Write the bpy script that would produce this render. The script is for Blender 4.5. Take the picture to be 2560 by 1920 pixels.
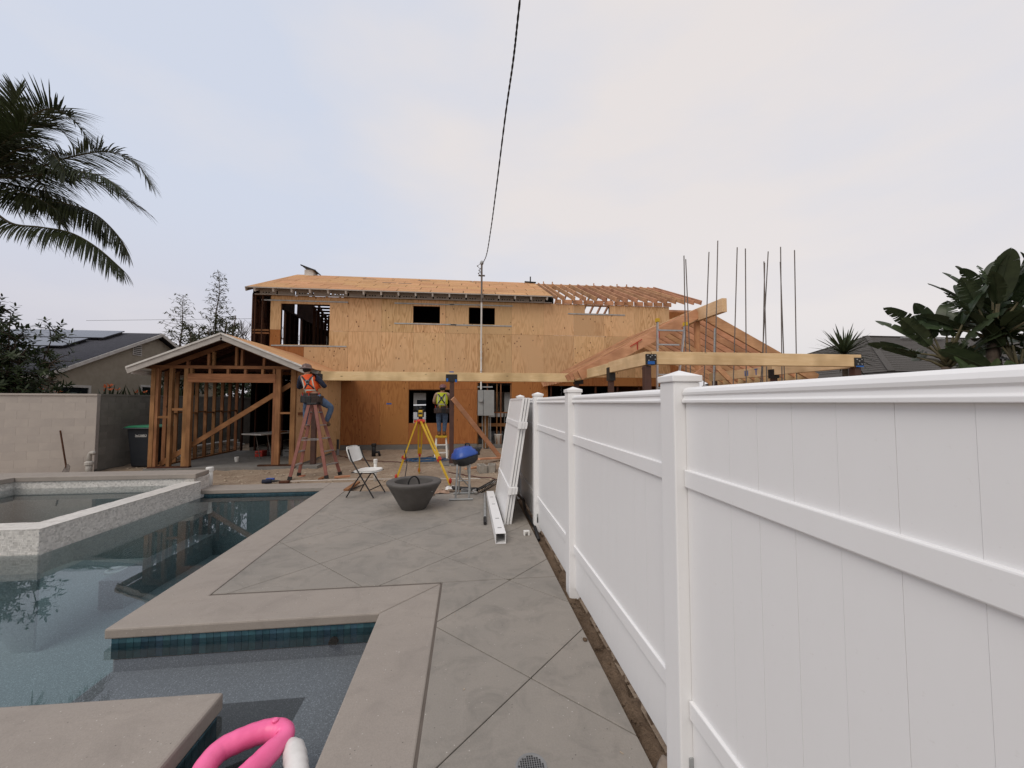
import bpy, math, random
from mathutils import Vector, Matrix
R = math.radians
rnd = random.Random(7)
S = bpy.context.scene
COL = S.collection
for o in list(bpy.data.objects):
    bpy.data.objects.remove(o, do_unlink=True)

# ---------------------------------------------------------------- camera
cam = bpy.data.cameras.new('camera')
cam.sensor_width = 36.0
cam.lens = 36.0 * 968.0 / 2560.0
cam.clip_start = 0.05
cam.clip_end = 600
cam_o = bpy.data.objects.new('camera', cam)
COL.objects.link(cam_o)
cam_o.location = (0, 0, 1.70)
cam_o.rotation_euler = (R(90 + 2.78), 0, R(-6.5415))
S.camera = cam_o

# ---------------------------------------------------------------- sky, sun, exposure
S.view_settings.view_transform = 'Standard'
S.view_settings.look = 'None'
S.view_settings.exposure = 0.08
S.view_settings.gamma = 1.0
S.view_settings.use_curve_mapping = False
SUN_AZ, SUN_EL = R(222), R(50)          # azimuth clockwise from +Y
W = bpy.data.worlds.new('World')
S.world = W
W.use_nodes = True
wn = W.node_tree
wn.nodes.clear()
def wnode(t, **k):
    n = wn.nodes.new(t)
    for a, b in k.items():
        setattr(n, a, b)
    return n
w_out = wnode('ShaderNodeOutputWorld')
w_bg = wnode('ShaderNodeBackground')
w_bg.inputs['Strength'].default_value = 0.10
w_sky = wnode('ShaderNodeTexSky', sky_type='NISHITA', sun_disc=False, sun_elevation=SUN_EL, sun_rotation=SUN_AZ)
w_tc = wnode('ShaderNodeTexCoord')
def wdot(d, lo, hi):
    v = wnode('ShaderNodeVectorMath', operation='DOT_PRODUCT')
    wn.links.new(w_tc.outputs['Generated'], v.inputs[0])
    v.inputs[1].default_value = d
    m = wnode('ShaderNodeMapRange', interpolation_type='SMOOTHSTEP')
    m.inputs['From Min'].default_value = lo
    m.inputs['From Max'].default_value = hi
    wn.links.new(v.outputs['Value'], m.inputs['Value'])
    return m.outputs['Result']
def wmix(f, a, b, typ='MIX'):
    n = wnode('ShaderNodeMix', data_type='RGBA', blend_type=typ)
    for s, v in ((n.inputs[0], f), (n.inputs[6], a), (n.inputs[7], b)):
        if hasattr(v, 'is_linked'):
            wn.links.new(v, s)
        else:
            s.default_value = v
    return n.outputs[2]
CB = (6.4, 6.85, 7.95, 1)      # cool blue-grey cloud
CL = (6.4, 6.05, 6.5, 1)     # lavender towards the horizon
CW = (8.05, 7.55, 7.4, 1)      # warm pale glow
up = wdot((0, 0, 1), 0.0, 0.42)
base = wmix(up, CL, CB)
w_map = wnode('ShaderNodeMapping')
w_map.inputs['Scale'].default_value = (1.6, 1.6, 4.5)
w_map.inputs['Rotation'].default_value = (0.15, 0.1, 0.5)
wn.links.new(w_tc.outputs['Generated'], w_map.inputs['Vector'])
w_no = wnode('ShaderNodeTexNoise')
w_no.inputs['Scale'].default_value = 1.3
w_no.inputs['Detail'].default_value = 6.0
w_no.inputs['Roughness'].default_value = 0.5
wn.links.new(w_map.outputs['Vector'], w_no.inputs['Vector'])
glow = wdot((math.sin(R(50)) * .96, math.cos(R(50)) * .96, 0.26), 0.25, 1.0)
g2 = wnode('ShaderNodeMath', operation='MULTIPLY_ADD')
wn.links.new(w_no.outputs['Fac'], g2.inputs[0])
g2.inputs[1].default_value = 1.9
g2.inputs[2].default_value = -0.95
g3 = wnode('ShaderNodeMath', operation='ADD', use_clamp=True)
wn.links.new(g2.outputs[0], g3.inputs[0])
wn.links.new(glow, g3.inputs[1])
clouds = wmix(g3.outputs[0], base, CW)
lowblue = wdot((0, 0, 1), 0.20, 0.02)
lb = wnode('ShaderNodeMath', operation='MULTIPLY')
wn.links.new(lowblue, lb.inputs[0])
lb.inputs[1].default_value = 0.5
clouds = wmix(lb.outputs[0], clouds, (6.3, 6.15, 6.55, 1))
back = wdot((0, -1, 0), -.1, .9)
clouds = wmix(back, clouds, (6.6, 6.25, 6.1, 1))
final = wmix(0.93, w_sky.outputs['Color'], clouds)
wn.links.new(final, w_bg.inputs['Color'])
wn.links.new(w_bg.outputs[0], w_out.inputs['Surface'])

sl = bpy.data.lights.new('sun', 'SUN')
sl.energy = 1.5
sl.angle = R(40)
sl.color = (1.0, 0.93, 0.84)
sun = bpy.data.objects.new('sun', sl)
COL.objects.link(sun)
sd = Vector((math.sin(SUN_AZ) * math.cos(SUN_EL), math.cos(SUN_AZ) * math.cos(SUN_EL), math.sin(SUN_EL)))
sun.rotation_euler = sd.to_track_quat('Z', 'Y').to_euler()
sun.location = (-16, -18, 28)

# ---------------------------------------------------------------- materials
class NT:
    def __init__(s, name):
        s.m = bpy.data.materials.new(name)
        s.m.use_nodes = True
        s.t = s.m.node_tree
        s.b = s.t.nodes['Principled BSDF']
        s.out = s.t.nodes['Material Output']
    def n(s, t, **k):
        q = s.t.nodes.new(t)
        for a, b in k.items():
            setattr(q, a, b)
        return q
    def put(s, sock, v):
        if hasattr(v, 'is_linked'):
            s.t.links.new(v, sock)
        else:
            sock.default_value = v
    def coords(s, stretch=(1, 1, 1), offset=True):
        tc = s.n('ShaderNodeTexCoord')
        v = tc.outputs['Object']
        if offset:
            oi = s.n('ShaderNodeObjectInfo')
            mm = s.n('ShaderNodeVectorMath', operation='MULTIPLY_ADD')
            s.put(mm.inputs[0], oi.outputs['Random'])
            mm.inputs[1].default_value = (17.3, 31.7, 23.1)
            s.put(mm.inputs[2], v)
            v = mm.outputs[0]
        if stretch != (1, 1, 1):
            mp = s.n('ShaderNodeVectorMath', operation='MULTIPLY')
            s.put(mp.inputs[0], v)
            mp.inputs[1].default_value = stretch
            v = mp.outputs[0]
        return v
    def noise(s, v, scale, detail=4, rough=.55, dist=0.0):
        q = s.n('ShaderNodeTexNoise')
        s.put(q.inputs['Vector'], v)
        q.inputs['Scale'].default_value = scale
        q.inputs['Detail'].default_value = detail
        q.inputs['Roughness'].default_value = rough
        q.inputs['Distortion'].default_value = dist
        return q.outputs['Fac']
    def rng(s, v, a, b, c=0., d=1.):
        q = s.n('ShaderNodeMapRange')
        s.put(q.inputs['Value'], v)
        for i, x in zip((1, 2, 3, 4), (a, b, c, d)):
            q.inputs[i].default_value = x
        return q.outputs['Result']
    def mix(s, f, a, b, typ='MIX'):
        q = s.n('ShaderNodeMix', data_type='RGBA', blend_type=typ)
        s.put(q.inputs[0], f)
        for sk, v in ((q.inputs[6], a), (q.inputs[7], b)):
            s.put(sk, v if hasattr(v, 'is_linked') else (*v[:3], 1))
        return q.outputs[2]
    def math(s, op, a, b=0.0):
        q = s.n('ShaderNodeMath', operation=op)
        s.put(q.inputs[0], a)
        s.put(q.inputs[1], b)
        return q.outputs[0]
    def vary(s, col, amt, sat=0.0):
        oi = s.n('ShaderNodeObjectInfo')
        h = s.n('ShaderNodeHueSaturation')
        s.put(h.inputs['Color'], col)
        s.put(h.inputs['Value'], s.rng(oi.outputs['Random'], 0, 1, 1 - amt, 1 + amt))
        if sat:
            r2 = s.math('FRACT', s.math('MULTIPLY', oi.outputs['Random'], 7.31))
            s.put(h.inputs['Hue'], s.rng(r2, 0, 1, .5 - sat, .5 + sat))
        return h.outputs[0]
    def bump(s, hgt, strength, dist=0.01):
        q = s.n('ShaderNodeBump')
        q.inputs['Strength'].default_value = strength
        q.inputs['Distance'].default_value = dist
        s.put(q.inputs['Height'], hgt)
        s.put(s.b.inputs['Normal'], q.outputs[0])
    def fin(s, col, rough=.6, metal=0., spec=.5):
        s.put(s.b.inputs['Base Color'], col if hasattr(col, 'is_linked') else (*col[:3], 1))
        s.put(s.b.inputs['Roughness'], rough)
        s.b.inputs['Metallic'].default_value = metal
        s.b.inputs['Specular IOR Level'].default_value = spec
        return s.m

def pbr(name, c1, c2=None, scale=4, rough=.6, metal=0., stretch=(1, 1, 1), vary=.06, bump=.0, bscale=60, spec=.4, lo=.35, hi=.65, hue=0.0):
    n = NT(name)
    v = n.coords(stretch)
    c2 = c2 or tuple(x * .8 for x in c1)
    f = n.rng(n.noise(v, scale, 6, .6), lo, hi)
    col = n.mix(f, c2, c1)
    if vary:
        col = n.vary(col, vary, hue)
    if bump:
        n.bump(n.noise(v, bscale, 4), bump, .004)
    return n.fin(col, rough, metal, spec)

def plywood(name, light, dark, knot, kn=.35):
    """rotary-cut veneer: wandering cathedral bands along Z, dark patches"""
    n = NT(name)
    v = n.coords((1, 1, .16))
    w1 = n.noise(v, 2.2, 3, .5)
    w2 = n.noise(v, 9, 3, .5)
    ph = n.math('ADD', n.math('MULTIPLY', w1, 30.0), n.math('MULTIPLY', w2, 3.0))
    band = n.math('SINE', n.math('MULTIPLY', ph, 3.2))
    band = n.rng(band, -.4, 1.0)
    fine = n.noise(n.coords((1, 1, .05)), 60, 3, .6)
    big = n.noise(n.coords((.6, .6, .4)), 1.3, 3, .5)
    f = n.math('ADD', n.math('MULTIPLY', band, .50), n.math('MULTIPLY', fine, .5))
    col = n.mix(n.rng(f, .15, .85), light, dark)
    col = n.mix(n.rng(big, .38, .66), col, tuple(x * .86 for x in light))
    # football patches and knots
    vo = n.n('ShaderNodeTexVoronoi', feature='F1')
    n.put(vo.inputs['Vector'], n.coords((1, 1, .62)))
    vo.inputs['Scale'].default_value = 6.5
    vo.inputs['Randomness'].default_value = .75
    k = n.rng(vo.outputs['Distance'], .07, .16, 1., 0.)
    mask = n.rng(n.noise(n.coords((1, 1, 1)), 1.1, 1, .5), .46, .52)
    k = n.math('MULTIPLY', n.math('MULTIPLY', k, mask), kn * 2)
    col = n.mix(k, col, knot)
    col = n.vary(col, .10, .004)
    n.bump(f, .15, .002)
    return n.fin(col, .75, 0, .2)

def lumber(name, light, dark, ax='z', vary=.16):
    n = NT(name)
    st = {'x': (.08, 1, 1), 'y': (1, .08, 1), 'z': (1, 1, .08), 'o': (1, 1, 1)}[ax]
    v = n.coords(st)
    g = n.noise(v, 22, 5, .65, 1.0)
    big = n.noise(n.coords((1, 1, 1)), 2.0, 2, .5)
    col = n.mix(n.rng(g, .3, .7), dark, light)
    col = n.mix(n.rng(big, .4, .75), col, tuple(x * .72 for x in dark))
    vo = n.n('ShaderNodeTexVoronoi', feature='F1')
    n.put(vo.inputs['Vector'], n.coords(tuple(.55 if q < 1 else 1.0 for q in st)))
    vo.inputs['Scale'].default_value = 3.4
    col = n.mix(n.rng(vo.outputs['Distance'], .04, .09, .8, 0.), col, tuple(x * .35 for x in dark))
    col = n.vary(col, vary, .008)
    n.bump(g, .2, .002)
    return n.fin(col, .78, 0, .2)

MT = {}
MT['ply_new'] = plywood('plywood_tan', (.69, .445, .240), (.45, .255, .115), (.11, .045, .02), .6)
MT['ply_old'] = plywood('plywood_weathered_red', (.37, .145, .047), (.265, .092, .029), (.07, .025, .01), .35)
MT['ply_mid'] = plywood('plywood_amber', (.385, .165, .055), (.26, .100, .033), (.09, .035, .012), .35)
MT['lum_old_z'] = lumber('old_stud', (.345, .168, .078), (.20, .090, .040), 'z')
MT['lum_old_x'] = lumber('old_timber_across', (.33, .155, .070), (.19, .082, .036), 'x')
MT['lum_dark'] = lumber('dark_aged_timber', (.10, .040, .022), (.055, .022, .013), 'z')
MT['lum_new_x'] = lumber('fresh_timber_across', (.66, .375, .215), (.49, .245, .130), 'x', .12)
MT['lum_new_y'] = lumber('fresh_timber_along', (.66, .375, .215), (.49, .245, .130), 'y', .12)
MT['lum_new_z'] = lumber('fresh_timber_upright', (.60, .33, .165), (.45, .21, .10), 'z', .12)
MT['glulam_x'] = lumber('laminated_beam_across', (.80, .59, .355), (.68, .465, .25), 'x', .03)
MT['glulam_y'] = lumber('laminated_beam_along', (.80, .59, .355), (.68, .465, .25), 'y', .03)
MT['osb'] = None
def osb():
    n = NT('osb_sheathing')
    vo = n.n('ShaderNodeTexVoronoi', feature='F1')
    n.put(vo.inputs['Vector'], n.coords((1, 2.2, 1)))
    vo.inputs['Scale'].default_value = 26
    fl = n.n('ShaderNodeSeparateColor')
    n.put(fl.inputs[0], vo.outputs['Color'])
    col = n.mix(fl.outputs[0], (.43, .225, .100), (.62, .355, .180))
    big = n.noise(n.coords((1, 1, 1)), 1.4, 3)
    col = n.mix(n.rng(big, .35, .7), col, (.47, .245, .110))
    col = n.vary(col, .10, .006)
    n.bump(vo.outputs['Distance'], .2, .002)
    return n.fin(col, .8, 0, .2)
MT['osb'] = osb()

def concrete(name, c1, c2, stain, rough=.75, spk=True):
    n = NT(name)
    v = n.coords((1, 1, 1), False)
    big = n.noise(v, .75, 5, .6, .6)
    med = n.noise(v, 3.6, 6, .65, .8)
    fine = n.noise(v, 90, 3, .7)
    col = n.mix(n.rng(big, .32, .68), c1, c2)
    col = n.mix(n.rng(med, .49, .75, 0, .62), col, stain)
    smear = n.noise(n.coords((.5, 1.6, 1), False), 2.3, 6, .7, 1.5)
    col = n.mix(n.rng(smear, .52, .80, 0, .32), col, tuple(x * 1.22 for x in c1))
    col = n.mix(n.rng(fine, .35, .68, .0, .30), col, tuple(x * .62 for x in c1))
    if spk:
        vo = n.n('ShaderNodeTexVoronoi', feature='F1')
        n.put(vo.inputs['Vector'], v)
        vo.inputs['Scale'].default_value = 55
        sp = n.n('ShaderNodeSeparateColor')
        n.put(sp.inputs[0], vo.outputs['Color'])
        k = n.math('MULTIPLY', n.rng(vo.outputs['Distance'], .08, .22, 1, 0), n.rng(sp.outputs[0], .93, .96, 0, .8))
        col = n.mix(k, col, (.55, .52, .48))
        k = n.math('MULTIPLY', n.rng(vo.outputs['Distance'], .08, .25, 1, 0), n.rng(sp.outputs[1], .95, .97, 0, .8))
        col = n.mix(k, col, (.06, .05, .045))
    n.bump(n.math('ADD', fine, n.math('MULTIPLY', med, 1.4)), .32, .004)
    return n.fin(col, n.rng(med, .3, .7, rough - .12, rough + .1), 0, .35)
MT['deck'] = concrete('deck_concrete', (.298, .266, .232), (.225, .207, .184), (.128, .122, .110))
MT['coping'] = concrete('coping_concrete', (.320, .280, .244), (.285, .250, .220), (.225, .198, .176))
MT['slab'] = concrete('garage_slab_concrete', (.20, .19, .175), (.15, .14, .13), (.10, .095, .09))

MT['vinyl'] = None
def vinyl():
    n = NT('white_vinyl')
    v = n.coords((1, 1, .35), False)
    d = n.noise(v, 2.2, 6, .65)
    f2 = n.noise(n.coords((1, 1, 1), False), 45, 3, .7)
    col = n.mix(n.rng(d, .45, .80, 0, .35), (.79, .785, .785), (.72, .705, .695))
    col = n.mix(n.rng(f2, .66, .80, 0, .35), col, (.58, .55, .52))
    n.bump(n.noise(n.coords((1, 1, .2), False), 3.0, 2), .05, .01)
    return n.fin(col, .38, 0, .45)
MT['vinyl'] = vinyl()

def dirt(name, c1, c2, c3):
    n = NT(name)
    v = n.coords((1, 1, 1), False)
    a = n.noise(v, 1.1, 6, .65, .5)
    b = n.noise(v, 9, 6, .7)
    c = n.noise(v, 55, 4, .75)
    col = n.mix(n.rng(a, .35, .65), c1, c2)
    col = n.mix(n.rng(b, .48, .72, 0, .75), col, c3)
    col = n.mix(n.rng(c, .35, .7, 0, .5), col, tuple(x * .5 for x in c2))
    col = n.mix(n.rng(c, .66, .78, 0, .6), col, (.52, .44, .35))
    n.bump(n.math('ADD', n.math('MULTIPLY', b, 2.0), c), .9, .03)
    return n.fin(col, .95, 0, .1)
MT['dirt'] = dirt('yard_dirt', (.46, .365, .275), (.34, .255, .185), (.20, .14, .10))
MT['soil'] = dirt('strip_soil', (.245, .175, .120), (.16, .108, .072), (.075, .050, .034))

def water():
    n = NT('pool_water')
    n.t.nodes.remove(n.b)
    fr = n.n('ShaderNodeFresnel')
    fr.inputs['IOR'].default_value = 1.33
    g = n.n('ShaderNodeBsdfGlossy')
    g.inputs['Roughness'].default_value = 0.0
    g.inputs['Color'].default_value = (1, 1, 1, 1)
    t = n.n('ShaderNodeBsdfTransparent')
    t.inputs['Color'].default_value = (.94, .97, .98, 1)
    bp = n.n('ShaderNodeBump')
    bp.inputs['Strength'].default_value = .014
    bp.inputs['Distance'].default_value = .02
    n.put(bp.inputs['Height'], n.noise(n.coords((1, 1, 1), False), 3.5, 2, .5))
    for q in (fr, g):
        n.put(q.inputs['Normal'], bp.outputs[0])
    mx = n.n('ShaderNodeMixShader')
    n.put(mx.inputs[0], fr.outputs[0])
    n.put(mx.inputs[1], t.outputs[0])
    n.put(mx.inputs[2], g.outputs[0])
    n.put(n.out.inputs['Surface'], mx.outputs[0])
    va = n.n('ShaderNodeVolumeAbsorption')
    va.inputs['Color'].default_value = (.50, .64, .66, 1)
    va.inputs['Density'].default_value = .42
    n.put(n.out.inputs['Volume'], va.outputs[0])
    return n.m
MT['water'] = water()
def plaster(name, c):
    n = NT(name)
    v = n.coords((1, 1, 1), False)
    a = n.noise(v, 75, 4, .85)
    b = n.noise(v, 2.0, 4, .6)
    col = n.mix(n.rng(a, .40, .66, 0, .75), c, tuple(x * .55 for x in c))
    col = n.mix(n.rng(a, .60, .72, 0, .7), col, tuple(min(1, x * 1.9) for x in c))
    col = n.mix(n.rng(b, .4, .7, 0, .4), col, tuple(x * .8 for x in c))
    vo = n.n('ShaderNodeTexVoronoi', feature='F1')
    n.put(vo.inputs['Vector'], v)
    vo.inputs['Scale'].default_value = 170
    sp = n.n('ShaderNodeSeparateColor')
    n.put(sp.inputs[0], vo.outputs['Color'])
    col = n.mix(n.rng(sp.outputs[0], .55, 1, 0, .55), col, tuple(x * .45 for x in c))
    col = n.mix(n.rng(sp.outputs[1], .84, .95, 0, .55), col, tuple(min(1, x * 2.0) for x in c))
    return n.fin(col, .8, 0, .2)
MT['plaster'] = plaster('pool_plaster_deep', (.42, .445, .45))
MT['pebble'] = plaster('pool_plaster_shelf', (.215, .218, .23))
MT['tile'] = pbr('blue_glass_tile', (.050, .115, .150), (.028, .070, .095), 9, .12, vary=.22, spec=.6, hue=.02)
def mosaic():
    n = NT('white_mosaic')
    a = n.n('ShaderNodeVertexColor', layer_name='tone')
    f = n.noise(n.coords((1, 1, 1), False), 30, 3)
    col = n.mix(n.rng(f, .3, .7, 0, .25), a.outputs['Color'], (.36, .34, .31))
    return n.fin(col, .35, 0, .45)
MT['mosaic'] = mosaic()
def shingle(name, c):
    n = NT(name)
    v = n.coords((1, 1, 1), False)
    a = n.noise(v, 55, 3, .8)
    b = n.noise(v, 2.5, 4)
    col = n.mix(n.rng(a, .3, .7), tuple(x * .6 for x in c), tuple(x * 1.35 for x in c))
    col = n.mix(n.rng(b, .4, .7, 0, .4), col, tuple(x * .75 for x in c))
    n.bump(a, .5, .01)
    return n.fin(col, .9, 0, .2)
MT['shingle'] = shingle('charcoal_shingles', (.060, .060, .072))
MT['shingle_b'] = shingle('grey_brown_shingles', (.085, .078, .072))
MT['stucco'] = pbr('taupe_stucco', (.36, .315, .25), (.315, .275, .215), 6, .9, bump=.4, bscale=120, vary=0)
MT['wall_paint'] = pbr('painted_block', (.47, .42, .375), (.415, .37, .335), 2.2, .85, bump=.25, bscale=70, vary=.012)
MT['wall_grey'] = pbr('grey_block', (.205, .195, .175), (.155, .148, .132), 2.4, .9, bump=.4, bscale=70, vary=.08)
MT['mortar'] = pbr('block_mortar', (.43, .387, .36), None, 6, .9, vary=0)
MT['mortar_d'] = pbr('dark_mortar', (.15, .142, .13), None, 6, .9, vary=0)
MT['mastic'] = pbr('joint_mastic', (.125, .102, .085), None, 8, .8, vary=0)
MT['trim'] = pbr('white_trim_paint', (.62, .60, .57), (.50, .47, .44), 5, .6, vary=.03)
MT['trim_dull'] = pbr('weathered_white_paint', (.43, .40, .37), (.34, .31, .285), 5, .7, vary=.03, stretch=(1, 1, 3))
MT['trim_grey'] = pbr('grey_eave_paint', (.43, .39, .355), (.36, .325, .295), 7, .7, vary=.08)
MT['black'] = pbr('black_paint', (.012, .012, .014), (.020, .019, .019), 8, .5, vary=.05)
MT['dark'] = pbr('shade_black_board', (.018, .014, .012), None, 5, .9, vary=0)  # near-black: shade indoors and under eaves is put into the colour
MT['steel_rust'] = pbr('primed_steel', (.080, .036, .026), (.055, .026, .020), 5, .6, vary=.06)
MT['alu'] = pbr('aluminium', (.50, .50, .51), (.40, .40, .41), 9, .38, .75, vary=.05)
MT['galv'] = pbr('galvanised_steel', (.42, .43, .43), (.30, .31, .31), 10, .5, .5, vary=.05)
MT['grey_metal'] = pbr('grey_enclosure', (.30, .31, .31), (.27, .28, .28), 5, .5, vary=.03)
MT['pipe_grey'] = pbr('grey_pipe', (.42, .40, .37), (.36, .34, .31), 6, .6, vary=.05)
MT['rod'] = pbr('steel_rod', (.165, .142, .128), (.11, .093, .083), 20, .6, .3, vary=.1)
MT['blue_tape'] = pbr('blue_tape', (.015, .12, .42), (.012, .09, .33), 8, .6)
MT['pvc'] = pbr('white_plastic', (.74, .735, .71), (.66, .65, .62), 6, .45, vary=.04)
MT['plastic_grey'] = pbr('grey_plastic', (.22, .22, .22), None, 6, .5)
MT['fibre_red'] = pbr('red_brown_fibreglass', (.275, .108, .085), (.21, .078, .060), 7, .5, vary=.06)
MT['yellow'] = pbr('yellow_paint', (.62, .40, .025), (.52, .32, .02), 6, .45, vary=.05)
MT['red'] = pbr('red_paint', (.48, .045, .025), (.38, .03, .02), 6, .45)
MT['blue'] = pbr('blue_enamel', (.030, .085, .36), (.024, .068, .29), 6, .35)
MT['bowl'] = pbr('charcoal_cast_concrete', (.100, .092, .086), (.078, .071, .066), 6, .75, bump=.2, bscale=90)
MT['pink'] = pbr('pink_vinyl', (.90, .155, .36), (.80, .115, .29), 7, .36, vary=0, spec=.5, bump=.5, bscale=22)
MT['white_vin'] = pbr('white_soft_vinyl', (.74, .72, .70), (.62, .60, .58), 9, .4, vary=0)
MT['bin'] = pbr('bin_plastic', (.012, .016, .022), (.016, .02, .026), 7, .5)
MT['green'] = pbr('green_plastic', (.012, .17, .075), (.01, .13, .058), 6, .5)
MT['pv'] = pbr('solar_glass', (.085, .088, .105), (.070, .073, .088), 2, .22, vary=.04, spec=.6)
MT['skin'] = pbr('skin', (.42, .22, .14), (.36, .18, .11), 12, .55, vary=0)
MT['hair'] = pbr('dark_hair', (.02, .014, .01), None, 40, .7, vary=0)
MT['hat'] = pbr('brown_hard_hat', (.13, .075, .055), (.10, .055, .042), 9, .35, vary=0)
MT['hat_b'] = pbr('maroon_hard_hat', (.17, .055, .050), (.13, .06, .07), 12, .35, vary=0)
MT['orange'] = pbr('orange_vest', (.85, .115, .020), (.72, .085, .015), 9, .7, vary=0)
MT['lime'] = pbr('lime_vest', (.58, .66, .035), (.48, .56, .03), 9, .7, vary=0)
MT['silver'] = pbr('reflective_tape', (.50, .48, .40), (.40, .38, .32), 9, .4, vary=0)
MT['navy'] = pbr('navy_cloth', (.012, .016, .035), (.02, .024, .045), 12, .85, vary=0)
MT['denim'] = pbr('denim', (.085, .13, .21), (.055, .085, .145), 14, .9, vary=0)
MT['leather'] = pbr('tool_leather', (.055, .033, .026), (.03, .022, .02), 16, .7)
MT['strap'] = pbr('harness_strap', (.025, .025, .028), (.04, .04, .042), 20, .8, vary=0)
MT['boot'] = pbr('tan_boot', (.16, .10, .06), (.11, .065, .04), 14, .8, vary=0)
MT['rubber'] = pbr('black_rubber', (.014, .013, .013), None, 12, .6)
MT['rope'] = pbr('blue_rope', (.02, .09, .20), (.015, .06, .14), 15, .8)
MT['cord'] = pbr('dark_red_cord', (.095, .03, .022), None, 15, .6)
MT['cblock'] = pbr('concrete_block', (.34, .31, .27), (.26, .235, .20), 9, .95, bump=.5, bscale=80)
MT['brick'] = pbr('red_brick', (.36, .14, .08), (.28, .10, .055), 12, .9, bump=.4)
MT['gravel'] = pbr('yard_gravel', (.46, .38, .29), (.30, .23, .17), 12, .95, vary=0)
MT['rock'] = pbr('pale_rock', (.33, .27, .22), (.20, .155, .12), 10, .95, bump=.8, bscale=20, vary=.2)
MT['cloth'] = pbr('dusty_cloth', (.40, .27, .20), (.27, .17, .12), 14, .95)
MT['car'] = pbr('white_car_paint', (.75, .76, .78), (.72, .73, .75), 3, .2, vary=0)
def glass_dark():
    n = NT('dark_window_glass')
    n.b.inputs['Base Color'].default_value = (.012, .015, .018, 1)
    n.b.inputs['Roughness'].default_value = .05
    n.b.inputs['Specular IOR Level'].default_value = .6
    return n.m
MT['glass'] = glass_dark()

def leafmat(name, c1, c2, rough=.5, trans=.25):
    n = NT(name)
    oi = n.noise(n.coords((1, 1, 1)), 5, 3)
    col = n.mix(n.rng(oi, .35, .65), c1, c2)
    col = n.vary(col, .2, .015)
    n.fin(col, rough, 0, .35)
    tr = n.n('ShaderNodeBsdfTranslucent')
    n.put(tr.inputs['Color'], col)
    mx = n.n('ShaderNodeMixShader')
    mx.inputs[0].default_value = trans
    n.put(mx.inputs[1], n.b.outputs[0])
    n.put(mx.inputs[2], tr.outputs[0])
    n.put(n.out.inputs['Surface'], mx.outputs[0])
    return n.m
MT['palm'] = leafmat('palm_leaf', (.046, .058, .022), (.030, .036, .016), .45, .25)
MT['palm_dry'] = pbr('palm_stalk', (.10, .085, .040), (.06, .05, .025), 8, .7)
MT['leaf'] = leafmat('dark_green_leaf', (.048, .066, .028), (.028, .040, .018), .4, .2)
MT['leaf_b'] = leafmat('olive_leaf', (.085, .088, .042), (.055, .060, .028), .6, .3)
MT['banana'] = leafmat('broad_leaf', (.046, .066, .030), (.030, .044, .021), .38, .2)
MT['banana_b'] = leafmat('broad_leaf_young', (.068, .105, .042), (.042, .066, .028), .38, .2)
MT['yucca'] = leafmat('spiky_leaf', (.075, .10, .045), (.045, .06, .03), .5, .12)
MT['bark'] = pbr('brown_bark', (.095, .070, .052), (.055, .040, .030), 9, .95, bump=.8, bscale=25)
MT['flower'] = pbr('orange_flower', (.65, .16, .045), (.5, .10, .03), 9, .6)
# ---------------------------------------------------------------- mesh helpers
ORG = {}
def tag(o, label=None, cat=None, group=None, kind=None):
    for k, v in (('label', label), ('category', cat), ('group', group), ('kind', kind)):
        if v:
            o[k] = v
    return o
def thing(name, label, cat, loc=(0, 0, 0), group=None, rotz=0.0, local=False):
    o = bpy.data.objects.new(name, None)
    o.empty_display_size = .1
    COL.objects.link(o)
    o.location = loc
    o.rotation_euler = (0, 0, rotz)
    ORG[o.name] = Vector((0, 0, 0)) if local else Vector(loc)
    return tag(o, label, cat, group)
def org(o):
    return ORG.get(o.name, Vector((0, 0, 0))) if o else Vector((0, 0, 0))
def clone(root, label, loc=None, rotz=None):
    r = root.copy()
    COL.objects.link(r)
    r['label'] = label
    if loc is not None:
        r.location = loc
    if rotz is not None:
        r.rotation_euler = (0, 0, rotz)
    for ch in list(root.children):
        c = ch.copy()
        COL.objects.link(c)
        c.parent = r
        for g in list(ch.children):
            d = g.copy()
            COL.objects.link(d)
            d.parent = c
    return r
def inst(name, mesh, parent, loc=(0, 0, 0), rot=(0, 0, 0), scale=None):
    o = bpy.data.objects.new(name, mesh)
    COL.objects.link(o)
    o.parent = parent
    o.location = Vector(loc) - org(parent)
    o.rotation_euler = rot
    if scale:
        o.scale = scale
    return o

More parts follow.
